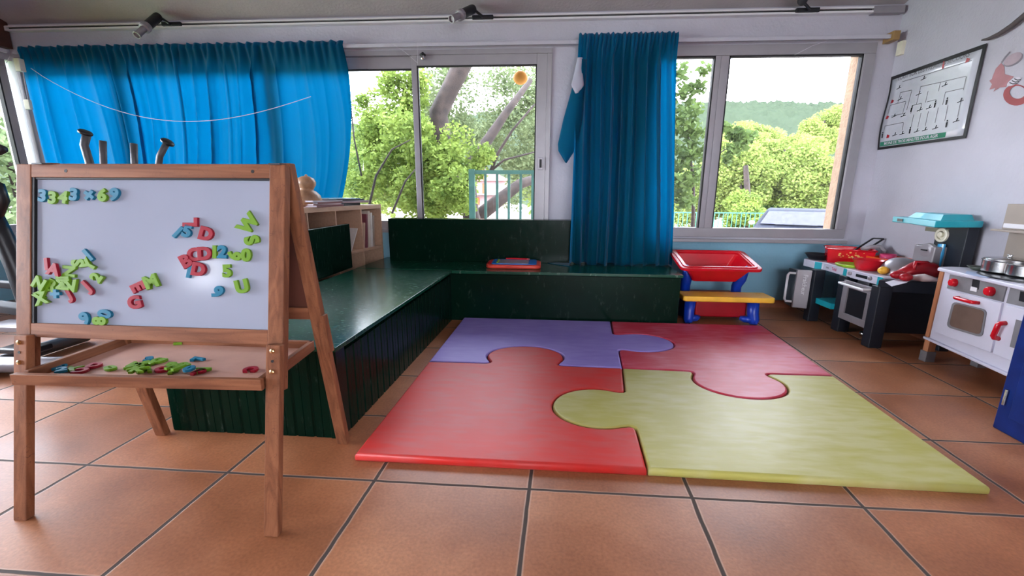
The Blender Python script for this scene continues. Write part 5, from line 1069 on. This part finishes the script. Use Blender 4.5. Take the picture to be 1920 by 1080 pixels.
# the near tree filling the middle window
rn = random.Random(3)
cA = []; cB = []
for k in range(44): cA.append((655+rn.random()*150, 225+rn.random()*150, 6.2+rn.random()*1.6, 22+rn.random()*16, 230))
for k in range(30): cA.append((785+rn.random()*85, 260+rn.random()*140, 6.0+rn.random()*1.4, 20+rn.random()*14, 230))
for px, py in ((840, 290), (820, 300), (905, 290), (890, 320)): cA.append((px, py, 6.4, 22, 260))
for k in range(12): cA.append((730+rn.random()*60, 140+rn.random()*70, 6.8, 15+rn.random()*14, 150))
for k in range(6): cA.append((655+rn.random()*70, 165+rn.random()*55, 7.2, 10+rn.random()*8, 50))
cA2 = [(a, b, c, d, int(e*1.75)) for a, b, c, d, e in cA]
tree('tree', (-2.0, 6.6, GZ), 'bright green leafy tree right outside the middle window', cA2, .052, M['leafA'],
     [([(900, 470, 6.6), (882, 400, 6.6), (878, 350, 6.6), (888, 300, 6.7), (915, 262, 6.9), (950, 210, 7.0), (995, 150, 7.2)], [.16, .13, .12, .10, .08, .06, .04]),
      ([(850, 360, 7.2), (838, 300, 7.2), (826, 250, 7.2), (822, 212, 7.2), (845, 165, 7.2), (872, 110, 7.2), (890, 40, 7.2)], [.15, .16, .16, .15, .14, .15, .13]),
      ([(690, 395, 5.8), (705, 330, 5.8), (735, 280, 5.8), (770, 262, 5.8)], [.018, .015, .01, .006]), ([(735, 400, 5.8), (760, 340, 5.8), (785, 310, 5.8)], [.016, .012, .006]), ([(678, 330, 5.8), (664, 260, 5.8), (658, 200, 5.8), (650, 120, 5.8)], [.012, .010, .008, .006])], seed=2)
for k in range(56): cB.append((800+rn.random()*260, 130+rn.random()*170, 8.2+rn.random()*2, 24+rn.random()*18, 170))
for k in range(16): cB.append((962+rn.random()*70, 300+rn.random()*80, 9.0+rn.random()*2, 20+rn.random()*14, 130))
for k in range(10): cB.append((790+rn.random()*80, 125+rn.random()*120, 9, 14+rn.random()*14, 80))
cB2 = [(a, b, c, d, int(e*1.75)) for a, b, c, d, e in cB if not (878 < a < 950 and b > 300)]
tree('tree', (0.2, 9, GZ), 'grey green tree behind the leafy tree, seen through the middle window', cB2, .06, M['leafB'],
     [([(870, 430, 7.4), (905, 400, 7.4), (940, 372, 7.5), (975, 345, 7.7), (1020, 330, 8)], [.14, .12, .11, .09, .07]),
      ([(918, 325, 7.4), (935, 285, 7.4), (960, 245, 7.4), (1003, 195, 7.4)], [.03, .025, .02, .014]), ([(915, 325, 7.4), (945, 300, 7.4), (1003, 285, 7.4)], [.022, .018, .012]), ([(903, 290, 7.4), (915, 320, 7.4)], [.012, .02])], seed=4)
# branch with round leaves in the right window's narrow pane
cC = []
for px, py, r, n in [(1268, 140, 22, 130), (1285, 175, 18, 120), (1310, 165, 14, 70), (1322, 130, 12, 50), (1300, 205, 16, 60), (1275, 225, 24, 200), (1300, 245, 22, 180), (1275, 290, 26, 230), (1310, 285, 18, 110), (1268, 340, 26, 220), (1300, 330, 20, 90), (1280, 375, 22, 150), (1375, 250, 14, 90), (1390, 265, 16, 100), (1370, 285, 14, 70), (1408, 255, 12, 50), (1355, 240, 12, 60), (1365, 300, 8, 20), (1230, 200, 30, 200), (1235, 320, 30, 200)]: cC.append((px, py, 6.6, r, int(n*1.0)))
tree('tree', (2.6, 6.8, GZ), 'young tree with round leaves close outside the narrow pane of the right window', cC, .075, M['leafD'],
     [([(1290, 600, 6.8), (1300, 400, 6.8), (1300, 340, 6.8), (1292, 280, 6.8), (1285, 200, 6.8)], [.03, .028, .024, .02, .012]), ([(1298, 330, 6.8), (1330, 300, 6.8), (1360, 280, 6.8), (1385, 262, 6.8)], [.016, .012, .008, .005]), ([(1260, 370, 6.8), (1300, 335, 6.8)], [.01, .012])], seed=6)
# yellow green trees across the yard
lab = ['round yellow green tree at the left across the yard', 'tall yellow green tree in the middle across the yard', 'broad yellow green tree right of the tall one across the yard', 'yellow green tree behind the parked car', 'tall pale tree at the right against the hill', 'low green bush beside the yard fence', 'yellow green tree half hidden behind the narrow pane']
spec = [((1385, 290), 60, 22, 3200), ((1422, 262), 55, 25, 3400), ((1470, 290), 62, 23, 3600), ((1530, 320), 66, 22, 3800), ((1545, 235), 46, 34, 2600), ((1400, 372), 40, 20, 1800), ((1300, 340), 62, 24, 3000)]
for i, ((px, py), r, y, n) in enumerate(spec):
    rr_ = random.Random(20+i); cl_ = []
    for k in range(16):
        cl_.append((px+rr_.uniform(-1, 1)*r*.75, py+(26 if i != 4 else 0)+rr_.uniform(-.8, 1.0)*r*.85, y+rr_.uniform(-1, 1), r*(.30+.2*rr_.random()), n//2))
    if i < 4 or i == 6:
        for k in range(8): cl_.append((px+rr_.uniform(-1, 1)*r*.8, 365+rr_.random()*35, y, r*.35, n//3))
    b_ = at_y(px, 400, y); tree('tree', (b_.x, b_.y, GZ), lab[i], cl_, .12 if y > 21 else .10, M['leafC'] if i != 5 else M['leafA'],
        [([(px, 430, y), (px+2, 370, y), (px-2, 310, y), (px+1, py-10, y)], [.16, .13, .10, .05])], 'trees across the yard', seed=30+i)
# low hedge row seen behind the near tree
for i, px in enumerate((690, 790, 1020)):
    rr_ = random.Random(60+i); cl_ = [(px+rr_.uniform(-45, 45), 310+rr_.random()*80, 15+rr_.uniform(-1, 1), 26, 120) for k in range(18)]
    b_ = at_y(px, 400, 15); tree('bush', (b_.x, b_.y, GZ), ['leafy bush farthest left behind the near tree', 'leafy bush behind the middle window post', 'leafy bush behind the green railing'][i], cl_, .17, M['leafC'], [([(px, 450, 15), (px+2, 400, 15), (px, 350, 15)], [.06, .05, .03])], 'bushes behind the near tree', seed=70+i)
for o in list(C.objects):
    if o.name.startswith('bush'): o['category'] = 'bush'
# wooded hill
hb = MB(); rh = random.Random(8)
def hill(u, v):
    x = -160+u*420; y = 62+v*130
    ridge = 25.5+(x+20)*.03+2.5*math.sin(x*.021+1); s = min(1, v/.75); h = GZ+ridge*s*s*(3-2*s)
    p = Vector((x*.35, y*.35, 0)); h += noise.noise(p*.8)*1.4*(.3+s)+abs(noise.noise(p*2.2))*1.5*(.3+s)+abs(noise.noise(p*5.1))*.8
    return Vector((x, y, h))
hb.grid(hill, 560, 150); o = struct(hb.build('hill', leafmat('wooded hillside', srgb(40, 48, 42), srgb(62, 71, 54), .0), smooth=True))
# fences, gate railing, car, house, hanging ball
def railing(name, x0_, x1_, y, z0_, z1_, step, r, m, label, post=None):
    t = thing(name, ((x0_+x1_)/2, y, z0_), label, 'railing')
    MB().box(x0_, x1_, y-r*1.2, y+r*1.2, z1_-r*3, z1_).build('top_rail', m, t); MB().box(x0_, x1_, y-r, y+r, z0_+.1, z0_+.1+r*2.5).build('bottom_rail', m, t)
    n = int((x1_-x0_)/step)
    for i in range(n+1): MB().box(x0_+i*step-r, x0_+i*step+r, y-r*.8, y+r*.8, z0_+.1, z1_-r*2).build('baluster', m, t)
    if post: MB().box(x0_-post, x0_+post*.2, y-post/2, y+post/2, z0_, z1_+.01).build('post', m, t)
M['railgreen'] = mat('sea green painted metal', srgb(58, 98, 84), .5); M['fencegreen'] = mat('green mesh fence paint', srgb(44, 98, 82), .5)
a, c = at_y(888, 319, 5.6), at_y(1060, 319, 5.6); railing('railing', a.x, c.x, 5.6, GZ+.5, a.z, (at_y(915, 330, 5.6).x-at_y(893, 330, 5.6).x)*1.0, .016, M['railgreen'], 'sea green metal railing close outside the middle window', .06)
a, c = at_y(1240, 397, 17.5), at_y(1450, 397, 17.5); railing('railing', a.x, c.x, 17.5, GZ, a.z, .17, .014, M['fencegreen'], 'long green metal fence across the yard behind the parked car', .08)
# car
car = thing('car', tuple(at_y(1500, 432, 12.4).xy)+(GZ,), 'dark blue grey hatchback parked in the yard seen from its front', 'car'); car.rotation_euler = (0, 0, -.5)
cc = at_y(1497, 410, 12.4); cz = GZ
def cp(x, y, z): return Vector((cc.x+x, 12.4+y, cz+z))
prof = [(0, .30), (-.02, .62), (.10, .86), (.85, 1.02), (1.45, 1.42), (1.9, 1.52), (3.0, 1.48), (3.7, 1.1), (3.9, .9), (3.95, .35)]
b = MB(); n = len(prof); sec = []
for sx in (-1, -.92, .92, 1):
    for y_, z_ in prof:
        wd = 1.08 if z_ < 1.05 else 1.08-(z_-1.05)*.55
        sec.append(cp(sx*wd, y_, z_-(.03 if abs(sx) == 1 else 0)))
b.add(sec, [(k*n+i, k*n+i+1, (k+1)*n+i+1, (k+1)*n+i) for k in range(3) for i in range(n-1)]+[tuple(range(n)), tuple(3*n+i for i in range(n-1, -1, -1))]+[(0, n, 2*n, 3*n, 4*n-1, 3*n-1, 2*n-1, n-1)])
b.build('body', mat('dark blue grey car paint', srgb(24, 26, 36), .6, metal=0, spec=.08, var=.02), car, smooth=False, bevel=.03)
wg = [(-.93, .90, 1.045), (.93, .90, 1.045), (.76, 1.43, 1.405), (-.76, 1.43, 1.405)]
b = MB(); b.add([cp(x, y-.035, z+.025) for x, y, z in wg], [(0, 1, 2, 3)]); b.build('windscreen', mat('car glass', srgb(64, 64, 80), .4, spec=.1), car, solid=.01)
for s in (-1, 1):
    b = MB(); b.ball(cp(s*.84, .06, .72), .17, scale=(1.0, .55, .75)); b.build('headlamp', M['white'], car, smooth=True)
    b = MB(); b.ball(cp(s*1.17, 1.05, 1.08), .09, scale=(1.0, .6, .7)); b.build('wing_mirror', M['white'] if s < 0 else M['gunmetal'], car, smooth=True)
    for y_ in (.75, 3.1): b = MB(); b.lathe([(.2, -.1), (.32, -.1), (.34, 0), (.32, .1), (.2, .1)], cp(s*.98, y_, .34), (1, 0, 0), n=24); b.build('wheel', M['black'], car)
b = MB(); b.ball(cp(-.0, .03, .82), .10, scale=(1.2, .2, .8)); b.build('badge', M['chrome'], car, smooth=True)
MB().box(cc.x-.5, cc.x+.5, 12.36, 12.4, cz+.58, cz+.64).build('grille', M['black'], car); MB().box(cc.x-.55, cc.x+.5, 13.2, 13.24, cz+1.06, cz+1.075).build('wiper', M['black'], car)
# house far behind the railing
hs = thing('house', tuple(at_y(915, 400, 40).xy)+(GZ,), 'white house with pinkish red roof and orange doors beyond the green railing', 'house')
hc = at_y(912, 360, 40); s_ = 40/F
def hp(px, py, y=40): return at_y(px, py, y)
l_, r_ = hp(880, 340), hp(946, 340); zt2 = hp(900, 339).z; zb2 = GZ
MB().box(l_.x, r_.x, 40, 46, zb2, zt2).build('wall', mat('pinkish white render', srgb(136, 112, 112), .9), hs)
b = MB(); zr = hp(900, 322).z; b.add([(l_.x-.4, 39.6, zt2), (r_.x+.6, 39.6, zt2), (r_.x+.6, 46.4, zt2), (l_.x-.4, 46.4, zt2), (l_.x, 43, zr+.6), (r_.x-1.6, 43, zr+.2)], [(0, 1, 5, 4), (1, 2, 5), (2, 3, 4, 5), (3, 0, 4), (3, 2, 1, 0)]); b.build('roof', mat('faded red roof tiles', srgb(124, 52, 50), .8, var=.1), hs)
om = mat('orange painted door', srgb(150, 66, 26), .6)
for x0_, x1_, y0_, y1_ in ((904.5, 911.5, 344, 364), (887, 899, 370, 384)):
    a, c = hp(x0_, y1_, 39.95), hp(x1_, y0_, 39.95); MB().box(a.x, c.x, 39.93, 40.01, a.z, c.z).build('door', om, hs)
a, c = hp(884, 365.5, 39.5), hp(940, 363.5, 39.5); MB().box(a.x, c.x, 39.2, 40, a.z, c.z).build('balcony', M['darkgrey'], hs)
a, c = hp(928, 352, 39.95), hp(936, 345, 39.95); MB().box(a.x, c.x, 39.93, 40.01, a.z, c.z).build('window', M['darkgrey'], hs)
# hedge outside the left wall
rr_ = random.Random(91); hg = thing('hedge', (-11, 8, GZ), 'tall pale green hedge outside the left wall windows', 'hedge'); b = MB()
for k in range(90): leaves(b, Vector((-11+rr_.uniform(-.5, .5), 6.0+rr_.random()*5.5, GZ+.3+rr_.random()*3.0)), (.8, 1.0, .7), 130, .16, rr_)
b.build('foliage', leafmat('pale green hedge leaves', srgb(84, 104, 72), srgb(140, 156, 112)), hg)
b = MB(); 
for k in range(5): b.tube([(-11, 6+k*1.2, GZ), (-11, 6+k*1.2, GZ+2.5)], .05, 8)
b.build('stems', M['bark'], hg)
# orange ball added outside the pane, standing in for a lampshade reflection
lb = thing('reflection_ball', tuple(at_y(976, 146, 4.66)), 'orange ball standing in for a lampshade reflection at the top right of the middle window', 'lamp_reflection')
c = at_y(976, 146, 4.66); b = MB(); b.ball(c, .074, scale=(1, 1, .86), n=24, m=16); om2 = mat('orange paper', srgb(250, 170, 70), .7, var=.08); om2.node_tree.nodes['Principled BSDF'].inputs['Subsurface Weight'].default_value = .0; b.build('globe', om2, lb, smooth=True)
MB().tube([c+Vector((0, 0, .06)), Vector((c.x, c.y, 2.50))], .004, 6).build('cord', M['paper'], lb)  # added cord that holds up the reflection ball
